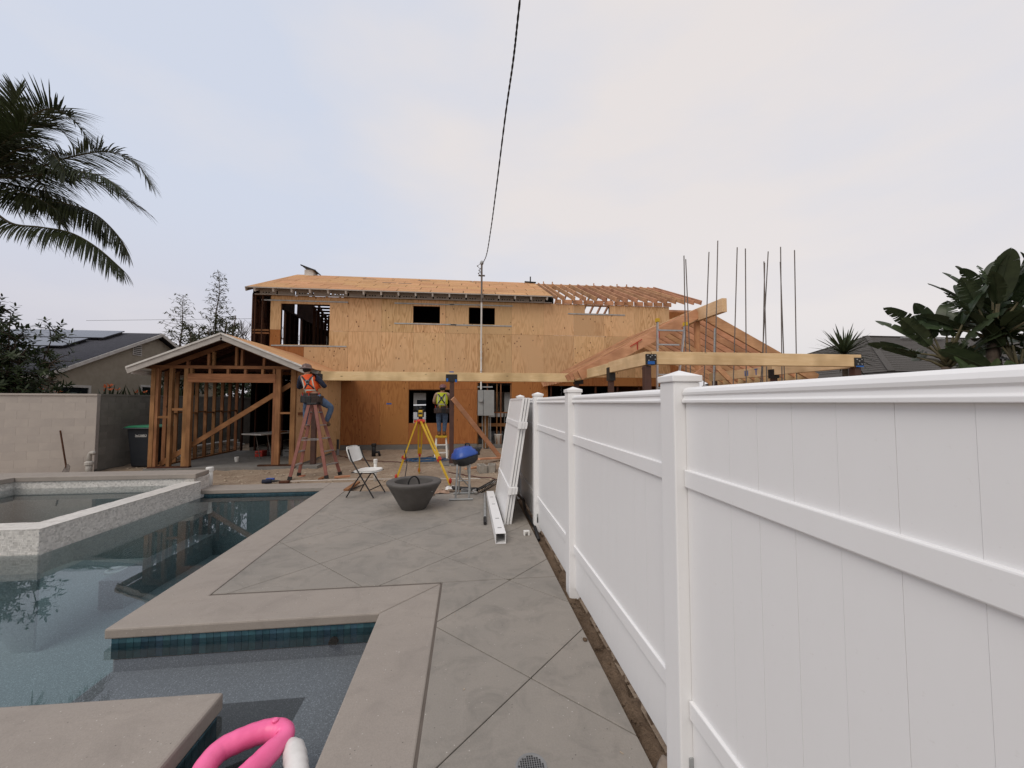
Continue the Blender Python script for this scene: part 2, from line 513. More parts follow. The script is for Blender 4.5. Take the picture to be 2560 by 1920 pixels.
class MB:
    def __init__(s):
        s.v = []
        s.f = []
        s.c = []
    def add(s, vs, fs, c=None):
        b = len(s.v)
        s.v += [tuple(q) for q in vs]
        s.f += [tuple(i + b for i in f) for f in fs]
        s.c += [c] * len(fs)
        return s
    def box(s, x0, x1, y0, y1, z0, z1, c=None):
        vs = [(x, y, z) for z in (z0, z1) for y in (y0, y1) for x in (x0, x1)]
        return s.add(vs, [(0, 2, 3, 1), (4, 5, 7, 6), (0, 1, 5, 4), (2, 6, 7, 3), (0, 4, 6, 2), (1, 3, 7, 5)], c)
    def beam(s, p, q, w, h, up=(0, 0, 1)):
        """bar from p to q, w wide (sideways) and h high (along up)"""
        p, q = Vector(p), Vector(q)
        d = (q - p).normalized()
        u = Vector(up)
        if abs(d.dot(u)) > .98:
            u = Vector((0, 1, 0))
        r = d.cross(u).normalized() * (w / 2)
        u = r.cross(d).normalized() * (h / 2)
        vs = []
        for e in (p, q):
            vs += [e - r - u, e + r - u, e + r + u, e - r + u]
        return s.add(vs, [(0, 1, 2, 3), (7, 6, 5, 4), (0, 4, 5, 1), (1, 5, 6, 2), (2, 6, 7, 3), (3, 7, 4, 0)])
    def tube(s, pts, r, n=8, caps=True, closed=False):
        pts = [Vector(p) for p in pts]
        m = len(pts)
        rs = r if isinstance(r, (list, tuple)) else [r] * m
        vs, fs = [], []
        ref = None
        for i, p in enumerate(pts):
            if closed:
                d = pts[(i + 1) % m] - pts[i - 1]
            else:
                d = pts[min(i + 1, m - 1)] - pts[max(i - 1, 0)]
            d.normalize()
            if ref is None:
                ref = Vector((0, 0, 1)) if abs(d.z) < .9 else Vector((1, 0, 0))
            a = d.cross(ref).normalized()
            b = a.cross(d).normalized()
            ref = b
            for k in range(n):
                t = 2 * math.pi * k / n
                vs.append(p + (a * math.cos(t) + b * math.sin(t)) * rs[i])
        for i in range(m if closed else m - 1):
            j = (i + 1) % m
            for k in range(n):
                k2 = (k + 1) % n
                fs.append((i * n + k, i * n + k2, j * n + k2, j * n + k))
        if caps and not closed:
            fs.append(tuple(range(n))[::-1])
            fs.append(tuple(range((m - 1) * n, m * n)))
        return s.add(vs, fs)
    def lathe(s, prof, n=24, c=(0, 0, 0), sx=1, sy=1):
        c = Vector(c)
        vs, fs = [], []
        for r, z in prof:
            for k in range(n):
                t = 2 * math.pi * k / n
                vs.append(c + Vector((r * math.cos(t) * sx, r * math.sin(t) * sy, z)))
        for i in range(len(prof) - 1):
            for k in range(n):
                k2 = (k + 1) % n
                fs.append((i * n + k, i * n + k2, (i + 1) * n + k2, (i + 1) * n + k))
        if prof[0][0] > 1e-5:
            fs.append(tuple(range(n))[::-1])
        if prof[-1][0] > 1e-5:
            b = (len(prof) - 1) * n
            fs.append(tuple(range(b, b + n)))
        return s.add(vs, fs)
    def ball(s, c, rx, ry=None, rz=None, n=12, m=8, rot=None):
        ry = ry or rx
        rz = rz or rx
        c = Vector(c)
        vs, fs = [], []
        for i in range(m + 1):
            a = -math.pi / 2 + math.pi * i / m
            for k in range(n):
                t = 2 * math.pi * k / n
                p = Vector((rx * math.cos(a) * math.cos(t), ry * math.cos(a) * math.sin(t), rz * math.sin(a)))
                if rot:
                    p = rot @ p
                vs.append(c + p)
        for i in range(m):
            for k in range(n):
                k2 = (k + 1) % n
                fs.append((i * n + k, i * n + k2, (i + 1) * n + k2, (i + 1) * n + k))
        return s.add(vs, fs)
    def prism(s, poly, d):
        """closed solid: polygon (3D points) pushed along d"""
        d = Vector(d)
        a = [Vector(p) for p in poly]
        m = len(a)
        nrm = Vector((0, 0, 0))
        for i in range(m):
            nrm += a[i].cross(a[(i + 1) % m])
        if nrm.dot(d) < 0:
            a = a[::-1]
        vs = a + [p + d for p in a]
        fs = [tuple(range(m))[::-1], tuple(range(m, 2 * m))]
        for i in range(m):
            j = (i + 1) % m
            fs.append((i, j, m + j, m + i))
        return s.add(vs, fs)
    def mesh(s, name, m, o=Vector((0, 0, 0)), smooth=False, bevel=0.0, tones=False):
        me = bpy.data.meshes.new(name)
        me.from_pydata([tuple(Vector(p) - o) for p in s.v], [], s.f)
        if tones:
            at = me.color_attributes.new('tone', 'FLOAT_COLOR', 'CORNER')
            i = 0
            for f, c in zip(s.f, s.c):
                c = c or (.5, .5, .5)
                for _ in f:
                    at.data[i].color = (*c, 1)
                    i += 1
        if smooth:
            me.polygons.foreach_set('use_smooth', [True] * len(me.polygons))
        me.materials.append(MT[m] if isinstance(m, str) else m)
        me.update()
        return me
    def build(s, name, m, parent=None, smooth=False, bevel=0.0, tones=False, label=None, kind=None, cat=None, group=None, seg=2, o=None):
        me = s.mesh(name, m, org(parent) if o is None else o, smooth, tones=tones)
        ob = bpy.data.objects.new(name, me)
        COL.objects.link(ob)
        if parent:
            ob.parent = parent
            if parent.parent is not None or parent.type == 'MESH':
                ORG[ob.name] = org(parent)
            ORG.setdefault(ob.name, org(parent))
        if bevel:
            b = ob.modifiers.new('bevel', 'BEVEL')
            b.width = bevel
            b.segments = seg
            b.limit_method = 'ANGLE'
            b.angle_limit = R(35)
        return tag(ob, label, cat, group, kind)

def clip_half(poly, a, b, c):
    """keep a*x+b*y>=c of a 2D polygon"""
    out = []
    for i in range(len(poly)):
        p, q = poly[i], poly[(i + 1) % len(poly)]
        dp, dq = a * p[0] + b * p[1] - c, a * q[0] + b * q[1] - c
        if dp >= 0:
            out.append(p)
        if dp * dq < 0:
            t = dp / (dp - dq)
            out.append((p[0] + t * (q[0] - p[0]), p[1] + t * (q[1] - p[1])))
    return out
def area(p):
    return abs(sum(p[i][0] * p[(i + 1) % len(p)][1] - p[(i + 1) % len(p)][0] * p[i][1] for i in range(len(p)))) / 2
def sub_rects(r, holes):
    """rectangle (x0,x1,z0,z1) minus rectangles -> list of rectangles"""
    out = [r]
    for h in holes:
        nx = []
        for (a, b, c, d) in out:
            x0, x1, z0, z1 = max(a, h[0]), min(b, h[1]), max(c, h[2]), min(d, h[3])
            if x0 >= x1 or z0 >= z1:
                nx.append((a, b, c, d))
                continue
            if a < x0: nx.append((a, x0, c, d))
            if x1 < b: nx.append((x1, b, c, d))
            if c < z0: nx.append((x0, x1, c, z0))
            if z1 < d: nx.append((x0, x1, z1, d))
        out = nx
    return [q for q in out if q[1] - q[0] > .02 and q[3] - q[2] > .02]
def frz(o):
    """bake modifiers into the mesh"""
    dg = bpy.context.evaluated_depsgraph_get()
    me = bpy.data.meshes.new_from_object(o.evaluated_get(dg))
    o.modifiers.clear()
    o.data = me
    return o
def lettering(name, text, size, parent, loc, rot, m, depth=.002):
    cu = bpy.data.curves.new(name, 'FONT')
    cu.body = text
    cu.size = size
    cu.extrude = depth
    cu.align_x = 'CENTER'
    t = bpy.data.objects.new(name, cu)
    COL.objects.link(t)
    dg = bpy.context.evaluated_depsgraph_get()
    me = bpy.data.meshes.new_from_object(t.evaluated_get(dg))
    bpy.data.objects.remove(t, do_unlink=True)
    me.materials.clear()
    me.materials.append(MT[m])
    return inst(name, me, parent, loc, rot)

# ---------------------------------------------------------------- ground, deck, pool
def ground():
    # dirt sheet: fine where it is near, and far enough out to reach the horizon; a hole is left for the pool
    mb = MB()
    xs = [-400, -150, -60, -30, -20, -14] + [-12 + .25 * i for i in range(0, 69)] + [8, 14, 20, 30, 60, 150, 400]
    ys = [-300, -60, -20, -4, 7.2] + [7.3 + .18 * i for i in range(0, 9)] + [8.92 + .2 * i for i in range(0, 33)] + [17, 20, 25, 32, 45, 80, 160, 400]
    xs = sorted(set(xs)); 
    idx = {}
    vs, fs = [], []
    r2 = random.Random(3)
    for j, y in enumerate(ys):
        for i, x in enumerate(xs):
            z = -.06
            if (y > 8.95 or x > -2.0) and 7.25 < y < 15 and -12 < x < 5:
                z += r2.uniform(-.016, .03)
            if y > 12 and y < 15: z += .02
            vs.append((x, y, z))
    n = len(xs)
    for j in range(len(ys) - 1):
        for i in range(n - 1):
            if ys[j] >= -4 and xs[i] >= -12 and ((ys[j + 1] <= 7.25 and xs[i + 1] <= 1.0) or (ys[j + 1] <= 8.75 and xs[i + 1] <= -2.7)):
                continue
            fs.append((j * n + i, j * n + i + 1, (j + 1) * n + i + 1, (j + 1) * n + i))
    mb.add(vs, fs)
    return mb.build('ground', 'dirt', kind='structure', smooth=True)
ground()

deck = MB()
deck.box(-12, -9.0, -4, 8.74, -.3, -.10)
deck.box(-9.0, .87, -4, .3, -.3, -.10)
deck.box(-.66, .87, .3, 3.35, -.3, -.10)
deck.box(-2.6, .87, 3.35, 7.6, -.3, -.10)
deck.box(-2.8, -2.4, 7.6, 8.7, -.3, -.10)
deck_o = deck.build('pool_deck', 'mortar_d', kind='structure')

def slab(poly, m, name='deck_slab', z0=-.099, z1=0.0, bev=.004):
    mb = MB()
    mb.prism([(x, y, z0) for x, y in poly], (0, 0, z1 - z0))
    return mb.build(name, m, deck_o, bevel=bev, seg=2)
CUT = [(1, 1, 1.52), (1, 1, 2.85), (1, 1, 4.19), (1, 1, 5.52), (-1, 1, .72), (-1, 1, 2.055), (-1, 1, 3.37), (-1, 1, 4.62), (-1, 1, 5.93), (-1, 1, 7.26), (1, 1, 6.85)]
def cut_slabs(poly, cuts, gap=.0032):
    ps = [poly]
    for a, b, c in cuts:
        L = math.hypot(a, b)
        nx = []
        for p in ps:
            for s_ in (1, -1):
                q = clip_half(p, a * s_, b * s_, c * s_ + gap * L)
                if len(q) > 2 and area(q) > .002:
                    nx.append(q)
        ps = nx
    return ps
E1 = .87
for p in cut_slabs([(-.226, -3.9), (E1, -3.9), (E1, 3.808), (-.226, 3.808)], CUT[:7] + [(-1, 1, -.6), (1, 1, .2), (1, 1, -1.1), (-1, 1, -1.9)]):
    slab(p, 'deck')
for p in cut_slabs([(-2.250, 3.816), (-.234, 3.816), (.2, 3.816), (E1, 3.816), (E1, 7.55), (.2, 7.42), (-1.2, 7.7), (-2.335, 7.88)], CUT):
    slab(p, 'deck')
# coping bands, one pour with rounded noses
slab([(-2.70, 3.32), (-.70, 3.32), (-.236, 3.795), (-2.262, 3.795), (-2.345, 7.88), (-2.36, 8.74), (-2.87, 8.74), (-2.84, 8.25)], 'coping', 'coping_slab', -.075, .001, .012)
slab([(-5.20, 8.25), (-2.842, 8.25), (-2.872, 8.74), (-5.20, 8.74)], 'coping', 'coping_slab', -.075, .001, .010)
slab([(-.70, 3.316), (-.70, -3.9), (-.242, -3.9), (-.242, 3.782)], 'coping', 'coping_slab', -.075, .001, .010)
slab([(-1.415, 2.545), (-1.395, -3.9), (-9.0, -3.9), (-9.0, 2.60), (-2.6, 2.57)], 'coping', 'coping_slab', -.10, .001, .016)

MB().box(-.244, -.224, -3.9, 3.80, -.09, -.005).build('joint_mastic', 'mastic', deck_o)
MB().box(-2.25, -.25, 3.797, 3.814, -.09, -.005).build('joint_mastic', 'mastic', deck_o)
# pool shell
sh = MB()
sh.box(-9.0, -2.66, -.2, 8.30, -1.55, -1.25)          # deep floor
sh.box(-9.0, -4.9, 6.3, 8.30, -1.42, -.85)            # bench by the spa
shell = sh.build('pool_shell', 'plaster', kind='structure')
w = MB()
w.prism([(-2.66, 3.36, -1.42), (-2.62, 3.36, -1.42), (-2.78, 8.28, -1.42), (-2.82, 8.28, -1.42)], (0, 0, 1.34))
w.box(-5.1, -2.7, 8.275, 8.40, -1.42, -.078)
w.box(-9.1, -9.0, -.2, 5.3, -1.42, -.078)
w.build('side_wall', 'plaster', shell)
f = MB()                                                 # shallow shelf; well added by the near slab, deep so its floor darkens
f.box(-2.66, -.64, 2.92, 3.40, -1.42, -.33)
f.box(-1.10, -.64, -.2, 2.92, -1.42, -.33)
f.box(-2.66, -1.95, 2.45, 2.92, -1.42, -.33)
f.box(-1.95, -1.10, -.2, 2.92, -1.42, -1.3)
f.build('shelf_floor', 'pebble', shell)
g = MB()
g.box(-2.64, -.64, 3.345, 3.40, -.33, -.078)
g.box(-.66, -.60, -.2, 3.345, -.33, -.078)
g.box(-9.0, -1.43, 2.36, 2.50, -1.42, -.104)
g.box(-1.52, -1.43, -.2, 2.36, -1.3, -.104)
g.build('side_wall', 'pebble', shell)
tm = MB().box(-.0243, .0243, -.008, 0, -.075, .075).mesh('waterline_tile', 'tile')
for i in range(39):
    inst('waterline_tile', tm, shell, (-2.635 + i * .051, 3.345 - rnd.uniform(0, .0015), -.155))
for i in range(30):
    inst('waterline_tile', tm, shell, (-1.43, 2.47 - i * .051, -.18), (0, 0, R(90)))
ft = MB()
for i in range(46):
    x = -5.06 + i * .051
    ft.box(x - .0243, x + .0243, 8.265 + rnd.uniform(0, .002), 8.274, -.23, -.078)
ft.build('waterline_tile_row', 'tile', shell, kind='stuff')
ft = MB()
for i in range(94):
    y = 3.40 + i * .051
    x = -2.66 - (y - 3.36) * .0325
    ft.beam((x - .006, y - .0243, -.155), (x - .0075, y + .0243, -.155), .008, .15)
ft.build('waterline_tile_row', 'tile', shell, kind='stuff')
tb = MB().tube([(-1.05, 3.335, -.20), (-1.05, 3.30, -.20)], .034, 16)
tb.build('inlet_ring', 'black', shell)
for x, y in ((-5.9, 7.6), (-4.0, 7.7)):
    q = MB()
    pts = [(x + .13 * math.cos(t * math.pi / 12), y + .13 * math.sin(t * math.pi / 12), -1.235 if x > -4.9 else -.835) for t in range(24)]
    q.tube(pts, .022, 6, closed=True)
    q.build('drain_ring', 'pvc', shell)
wa = MB()
wa.prism([(x, y, -1.60) for x, y in ((-9.0, -.2), (-.66, -.2), (-.645, 3.35), (-2.64, 3.35), (-2.80, 8.27), (-5.06, 8.27), (-5.06, 5.34), (-9.0, 5.34))], (0, 0, 1.485))
wa.build('pool_water', 'water', kind='structure')

# raised spa
spa = thing('raised_spa', 'raised spa with white mosaic overflow wall and concrete coping beside the pool', 'spa', (-6.8, 7.0, 0))
b = MB()
b.box(-9.2, -5.11, 5.36, 5.66, -1.42, .178)
b.box(-5.40, -5.12, 5.66, 8.2, -1.42, .178)
b.box(-9.2, -5.25, 8.22, 8.66, -1.42, .236)
b.box(-9.2, -8.3, 5.66, 8.22, -1.42, .236)
b.box(-8.3, -5.40, 5.66, 8.22, -1.42, -.5)
b.build('basin', 'plaster', spa)
def tone():
    k = rnd.choice([.70, .64, .72, .58, .50, .68, .62])
    k *= rnd.uniform(.9, 1.05)
    return (k, k * .965, k * .915)
mo = MB()
def mosaic_face(p0, p1, z0, z1, nrm):
    p0, p1 = Vector(p0), Vector(p1)
    L = (p1 - p0).length
    d = (p1 - p0).normalized()
    rows = int((z1 - z0) / .021)
    for r_ in range(rows):
        x = -rnd.uniform(0, .02)
        while x < L:
            w_ = rnd.choice([.021, .021, .030, .042])
            a, c = max(x, 0), min(x + w_ - .0012, L)
            if c > a + .006:
                h = rnd.uniform(.003, .0055)
                za = z0 + r_ * (z1 - z0) / rows
                zb = za + (z1 - z0) / rows - .0012
                A, C = p0 + d * a, p0 + d * c
                nn = Vector(nrm) * h
                vs = [A, C, C + Vector((0, 0, zb - za)), A + Vector((0, 0, zb - za))]
                vs = [q + Vector((0, 0, za)) for q in vs]
                vs += [q + nn for q in vs]
                mo.add(vs, [(4, 5, 6, 7), (0, 1, 5, 4), (1, 2, 6, 5), (2, 3, 7, 6), (3, 0, 4, 7)], tone())
            x += w_
mosaic_face((-9.0, 5.36, 0), (-5.11, 5.36, 0), -.34, .185, (0, -1, 0))
mosaic_face((-5.11, 5.36, 0), (-5.11, 8.2, 0), -.34, .185, (1, 0, 0))
mosaic_face((-8.3, 8.22, 0), (-5.25, 8.22, 0), .0, .24, (0, -1, 0))
mosaic_face((-8.3, 5.7, 0), (-8.3, 8.22, 0), .0, .24, (1, 0, 0))
mosaic_face((-5.24, 8.2, 0), (-5.24, 8.66, 0), -.07, .24, (1, 0, 0))
mo.build('mosaic_facing', 'mosaic', spa, tones=True, kind='stuff')
cp = MB()
def top_row(p0, p1, across, n):
    p0, p1, across = Vector(p0), Vector(p1), Vector(across)
    L = (p1 - p0).length
    d = (p1 - p0).normalized()
    for r_ in range(n):
        x = -rnd.uniform(0, .06)
        while x < L:
            a, c = max(x, 0), min(x + .098, L)
            x += .10
            if c < a + .006: continue
            h = Vector((0, 0, rnd.uniform(.004, .008)))
            A = p0 + d * a + across * (r_ / n)
            B = p0 + d * c + across * (r_ / n)
            w_ = across * (1 / n) * .97
            vs = [A, B, B + w_, A + w_]
            vs += [q + h for q in vs]
            k = rnd.uniform(.62, .72)
            cp.add(vs, [(4, 5, 6, 7), (0, 1, 5, 4), (1, 2, 6, 5), (2, 3, 7, 6), (3, 0, 4, 7)], (k, k * .96, k * .90))
top_row((-9.0, 5.352, .179), (-5.10, 5.352, .179), (0, .30, 0), 6)
top_row((-5.10, 5.66, .179), (-5.10, 8.2, .179), (-.30, 0, 0), 6)
cp.build('mosaic_capping', 'mosaic', spa, tones=True, kind='stuff')
cs = MB()
cs.prism([(-9.25, 8.19, .24), (-5.20, 8.19, .24), (-5.27, 8.70, .24), (-9.25, 8.70, .24)], (0, 0, .09))
cs.build('coping_slab', 'coping', spa, bevel=.012)
cs = MB()
cs.prism([(-9.25, 5.0, .24), (-8.26, 5.0, .24), (-8.26, 8.188, .24), (-9.25, 8.188, .24)], (0, 0, .089))
cs.build('coping_slab', 'coping', spa, bevel=.012)
ws = MB().box(-8.31, -5.39, 5.65, 8.225, -.52, .115)
ws.build('spa_water', 'water', spa)

# bare soil strip at the foot of the fence
st = MB()
n1, n2 = 110, 7
r3 = random.Random(11)
vs = []
for j in range(n1 + 1):
    y = -2.0 + 10.2 * j / n1
    for i in range(n2 + 1):
        x = .85 + .34 * i / n2
        e = 1 if 0 < i < n2 else 0
        vs.append((x, y, -.075 + e * r3.uniform(-.022, .038)))
fs = [(j * (n2 + 1) + i, j * (n2 + 1) + i + 1, (j + 1) * (n2 + 1) + i + 1, (j + 1) * (n2 + 1) + i) for j in range(n1) for i in range(n2)]
st.add(vs, fs)
st.build('soil_strip', 'soil', kind='structure', smooth=True)
def lump(x, y, z, r, rr):
    mb = MB()
    mb.ball((x, y, z), r, r * rr.uniform(.7, 1.1), r * rr.uniform(.55, .85), 9, 6)
    mb.v = [tuple(Vector(q) + Vector((rr.uniform(-1, 1), rr.uniform(-1, 1), rr.uniform(-1, 1))) * r * .16) for q in mb.v]
    return mb
# clods and pebbles no one could count
cl, gl, ch_ = MB(), MB(), MB()
r4 = random.Random(5)
for i in range(1100):
    if i < 260:
        x, y, z = r4.uniform(.88, 1.06), r4.uniform(.8, 7.8), -.06
        r_ = r4.uniform(.004, .014)
    else:
        x, y, z = r4.uniform(-9, 3.0), r4.uniform(8.9, 14.4), -.055
        r_ = r4.uniform(.008, .03)
    q = lump(x, y, z + r_ * .3, r_, r4)
    (cl if i < 260 else gl).add(q.v, q.f)
cl.build('clod_litter', 'soil', kind='stuff')
gl.build('gravel_litter', 'gravel', kind='stuff')
for i in range(46):                                       # grit and splinters blown over the deck
    x, y = r4.uniform(-2.2, .84), 1.2 + 6.2 * r4.random() ** 1.4
    if (x < -.25 and y < 3.85) or (x < -2.2): continue
    a, l_ = r4.uniform(0, 3.1), r4.choice([.004, .006, .009])
    ch_.beam((x - math.cos(a) * l_, y - math.sin(a) * l_, .003), (x + math.cos(a) * l_, y + math.sin(a) * l_, .004), r4.uniform(.003, .006), .003)
ch_.build('deck_grit', 'gravel', kind='stuff')
# ---------------------------------------------------------------- two-storey house under construction
FY = 14.8
house = thing('house', 'two storey house under construction clad in bare tan plywood with half-sheathed roof', 'house', (0.4, 18.4, 0))
WIN = [(-6.75, -5.06, 3.81, 5.31), (-2.06, -1.06, 4.71, 5.36), (.03, 1.03, 4.71, 5.36), (4.61, 5.62, 5.25, 5.56), (-2.18, -.51, .94, 2.18), (.37, 1.68, -.1, 2.46)]
def wall_panels(xs, zs, y, m, holes=(), th=.014, parent=house, facing=None):
    for i in range(len(xs) - 1):
        for j in range(len(zs) - 1):
            mb = MB()
            for a, b, c, d in sub_rects((xs[i] + .0025, xs[i + 1] - .0025, zs[j] + .0025, zs[j + 1] - .0025), holes):
                e = rnd.uniform(0, .002)
                mb.box(a, b, y - th - e, y, c, d)
            if mb.v:
                mb.build('plywood_panel', m, parent)
UX = [-5.57, -4.39, -3.21, -2.03, -.85, .42, 1.68, 2.95, 4.15, 5.40, 6.65, 8.14]
wall_panels([-7.11, -6.75], [4.35, 5.60], FY, 'ply_new', WIN)
wall_panels([-7.11, -6.75], [3.75, 4.35], FY, 'ply_old', WIN)
wall_panels([-6.75, -5.57], [4.34, 5.60], FY, 'ply_new', WIN)
wall_panels([-7.11, -5.93], [2.70, 3.75], FY, 'ply_old', WIN)
wall_panels([-5.93, -4.39], [2.70, 3.75], FY, 'ply_new', WIN)
wall_panels([-5.57, -4.39], [4.34, 5.60], FY, 'ply_new', WIN)
wall_panels([-6.75, -4.39], [3.75, 4.34], FY, 'ply_new', WIN)
wall_panels(UX[1:], [4.34, 5.60], FY, 'ply_new', WIN)
wall_panels(UX[1:], [2.70, 4.34], FY, 'ply_new', WIN)
wall_panels([-4.60, -3.21, -2.18], [.16, 2.70], FY, 'ply_mid', WIN)
wall_panels([-2.18, -.51, .37], [.16, 2.20], FY, 'ply_old', WIN)
wall_panels([-2.18, -.51, .37, 1.68], [2.20, 2.70], FY, 'ply_old', WIN)
wall_panels([1.68, 2.5, 3.1], [.16, 2.70], FY, 'ply_old', WIN)
wall_panels([3.1, 4.3, 5.5, 6.7, 8.14], [2.36, 2.70], FY, 'ply_mid', WIN)
wall_panels([8.16, 9.0, 9.75], [2.6, 5.60], 15.6, 'ply_old')
# stem wall of concrete below the sheathing
MB().box(-4.60, .37, FY - .02, FY + .12, -.1, .155).build('stem_wall', 'slab', house)
MB().box(1.68, 3.1, FY - .02, FY + .12, -.1, .155).build('stem_wall', 'slab', house)
# other walls
def side_panels(x, ys, zs, m):
    for i in range(len(ys) - 1):
        for j in range(len(zs) - 1):
            MB().box(x, x + .014, ys[i] + .002, ys[i + 1] - .002, zs[j] + .002, zs[j + 1] - .002).build('plywood_panel', m, house)
side_panels(8.13, [14.80, 16.6, 18.4, 20.2, 22.0], [.1, 2.7, 5.6], 'ply_old')
RW = [(-2.98, -2.30, .1, 2.25), (1.2, 2.7, .9, 2.3), (-7.3, -6.6, 3.4, 5.2), (4.2, 7.5, 3.4, 5.3)]
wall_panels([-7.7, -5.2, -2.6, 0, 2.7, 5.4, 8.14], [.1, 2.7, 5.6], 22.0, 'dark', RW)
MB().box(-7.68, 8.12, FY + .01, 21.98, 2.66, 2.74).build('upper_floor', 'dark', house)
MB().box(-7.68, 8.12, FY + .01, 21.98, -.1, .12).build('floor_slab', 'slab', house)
for x in (-4.62, 3.3):  # inner walls added to block light and keep the window openings dark
    MB().prism([(x, FY + .11, 2.74), (x, 21.98, 2.74), (x, 21.98, 5.85), (x, 18.4, 7.40), (x, FY + .11, 5.85)], (.07, 0, 0)).build('light_block_wall', 'dark', house)
MB().box(-4.54, 3.29, FY + 2.9, FY + 2.97, 2.74, 6.85).build('light_block_wall', 'dark', house)
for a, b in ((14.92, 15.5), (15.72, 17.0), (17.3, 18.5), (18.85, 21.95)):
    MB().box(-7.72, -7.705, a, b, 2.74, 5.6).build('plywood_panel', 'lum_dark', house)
MB().box(-4.5, -4.43, FY + .11, 21.98, .12, 2.65).build('light_block_wall', 'dark', house)
MB().box(3.2, 3.27, FY + .11, 21.98, .12, 2.65).build('light_block_wall', 'dark', house)
# white house wrap inside the upper left room
MB().box(-6.9, -6.35, 19.5, 19.52, 3.4, 4.9).build('house_wrap_sheet', 'trim', house)
# studs: open left bay, left end wall, rear boards
stud = MB().box(-.019, .019, -.045, .045, 0, 2.86).mesh('stud', 'lum_dark')
for x, y in ((-7.68, 14.75), (-7.60, 14.75), (-7.36, 14.76), (-7.10, 14.86)):
    inst('stud', stud, house, (x, y, 2.74))
for k in range(18):
    inst('stud', stud, house, (-7.66, 15.15 + .40 * k, 2.74), (0, 0, R(90)))
for k in range(10):
    inst('stud', stud, house, (-7.55 + .33 * k, 21.9, 2.74))
for k in range(5):
    inst('stud', stud, house, (-6.2, 16.4 + .41 * k, 2.74), (0, 0, R(90)))
MB().prism([(-7.70, 14.75, 5.66), (-7.70, 18.1, 5.66), (-7.70, 18.1, 7.32), (-7.70, 14.75, 5.86)], (.014, 0, 0)).build('gable_sheet', 'lum_dark', house)
MB().prism([(-7.70, 18.35, 5.66), (-7.70, 21.9, 5.66), (-7.70, 21.9, 5.90), (-7.70, 18.4, 7.40)], (.014, 0, 0)).build('gable_sheet', 'lum_dark', house)
MB().box(-7.70, -7.69, 14.82, 21.98, .12, 2.66).build('lower_end_wall', 'dark', house)
MB().box(-7.66, -7.12, 14.72, 14.79, 4.28, 4.34).build('blocking', 'lum_old_x', house)
MB().box(-7.66, -7.12, 14.72, 14.79, 4.18, 4.23).build('blocking', 'lum_old_x', house)
MB().box(-7.70, -7.62, 14.72, 22, 5.57, 5.66).build('top_plate', 'lum_dark', house)
MB().box(-7.70, -7.11, 14.72, 14.82, 5.57, 5.66).build('top_plate', 'lum_dark', house)
MB().beam((-7.64, 15.0, 5.5), (-7.64, 16.9, 2.9), .04, .10).build('let_in_brace', 'lum_dark', house)
bd = MB().box(-1.5, 1.5, -.012, .012, -.065, .065).mesh('skip_board', 'lum_dark')
for k in range(12):
    inst('skip_board', bd, house, (-6.1, 21.96, 2.9 + .22 * k))
# sill and jambs of the openings
for (a, b, c, d) in WIN[:5]:
    mb = MB()
    mb.box(a - .038, a, FY + .002, FY + .10, c, d)
    mb.box(b, b + .038, FY + .002, FY + .10, c, d)
    mb.box(a - .038, b + .038, FY + .002, FY + .10, c - .04, c)
    mb.box(a - .038, b + .038, FY + .002, FY + .10, d, d + .04)
    mb.build('window_buck', 'lum_dark' if c > 3 and a < -5 else 'lum_old_x', house)
# roof
EA, EZ, RY, RZ = 14.38, 5.775, 18.4, 7.53
SL = math.hypot(RY - EA, RZ - EZ)
ang = math.atan2(RZ - EZ, RY - EA)
def on_roof(t):  # point up the front slope, t metres from the eave
    return EA + t * math.cos(ang), EZ + t * math.sin(ang)
rows = 7
pm = {}
def roof_panel(x0, x1, t0, t1, m='osb'):
    key = (round(x1 - x0, 3), round(t1 - t0, 3), m)
    if key not in pm:
        w_, h_ = (x1 - x0) / 2 - .012, (t1 - t0) / 2 - .010
        pm[key] = MB().box(-w_, w_, -h_, h_, 0, .014).mesh('roof_panel', m)
    y, z = on_roof((t0 + t1) / 2)
    inst('roof_panel', pm[key], house, ((x0 + x1) / 2, y, z + rnd.uniform(-.002, .002)), (ang, 0, 0))
for r_ in range(rows):
    t0, t1 = SL * r_ / rows, SL * (r_ + 1) / rows
    x = -7.75 - (1.22 if r_ % 2 == 0 else .61) * rnd.uniform(.2, .9)
    first = True
    while x < 3.2:
        a, b = max(x, -7.75), min(x + 1.22, 3.22)
        if b - a > .12:
            roof_panel(a, b, t0, t1)
        x += 1.22
for x0, t in ((-4.4, 3.6), (-2.0, 3.7), (.35, 3.9), (-3.3, 2.4), (-2.65, 2.35)):   # vent slots, their dark openings laid on as black plates
    y, z = on_roof(t)
    o = MB().box(-.28, .28, -.05, .05, .013, .020).build('vent_slot_dark', 'black', house, o=Vector((0, 0, 0)))
    o.location = Vector((x0, y, z)) - org(house)
    o.rotation_euler = (ang, 0, 0)
# deck underside so that the attic is dark, rear slope with spaced boards at the left end
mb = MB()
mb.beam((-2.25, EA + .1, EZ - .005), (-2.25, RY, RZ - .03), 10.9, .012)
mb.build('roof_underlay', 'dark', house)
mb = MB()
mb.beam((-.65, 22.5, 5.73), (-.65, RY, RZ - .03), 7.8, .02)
mb.build('rear_roof_deck', 'dark', house)
bm_ = MB().box(-1.6, 1.6, -.07, .07, 0, .02).mesh('skip_board', 'lum_dark')
for k in range(17):
    t = k / 17
    inst('skip_board', bm_, house, (-6.15, RY + .1 + 4.0 * t, RZ - .06 - 1.78 * t), (-ang, 0, 0))
raf = MB().beam((0, EA + .36, EZ - .10 + .36 * math.tan(ang)), (0, RY - .02, RZ - .12), .04, .16).mesh('rafter', 'lum_dark')
rab = MB().beam((0, 22.4, EZ - .12), (0, RY + .02, RZ - .12), .04, .16).mesh('rafter', 'lum_dark')
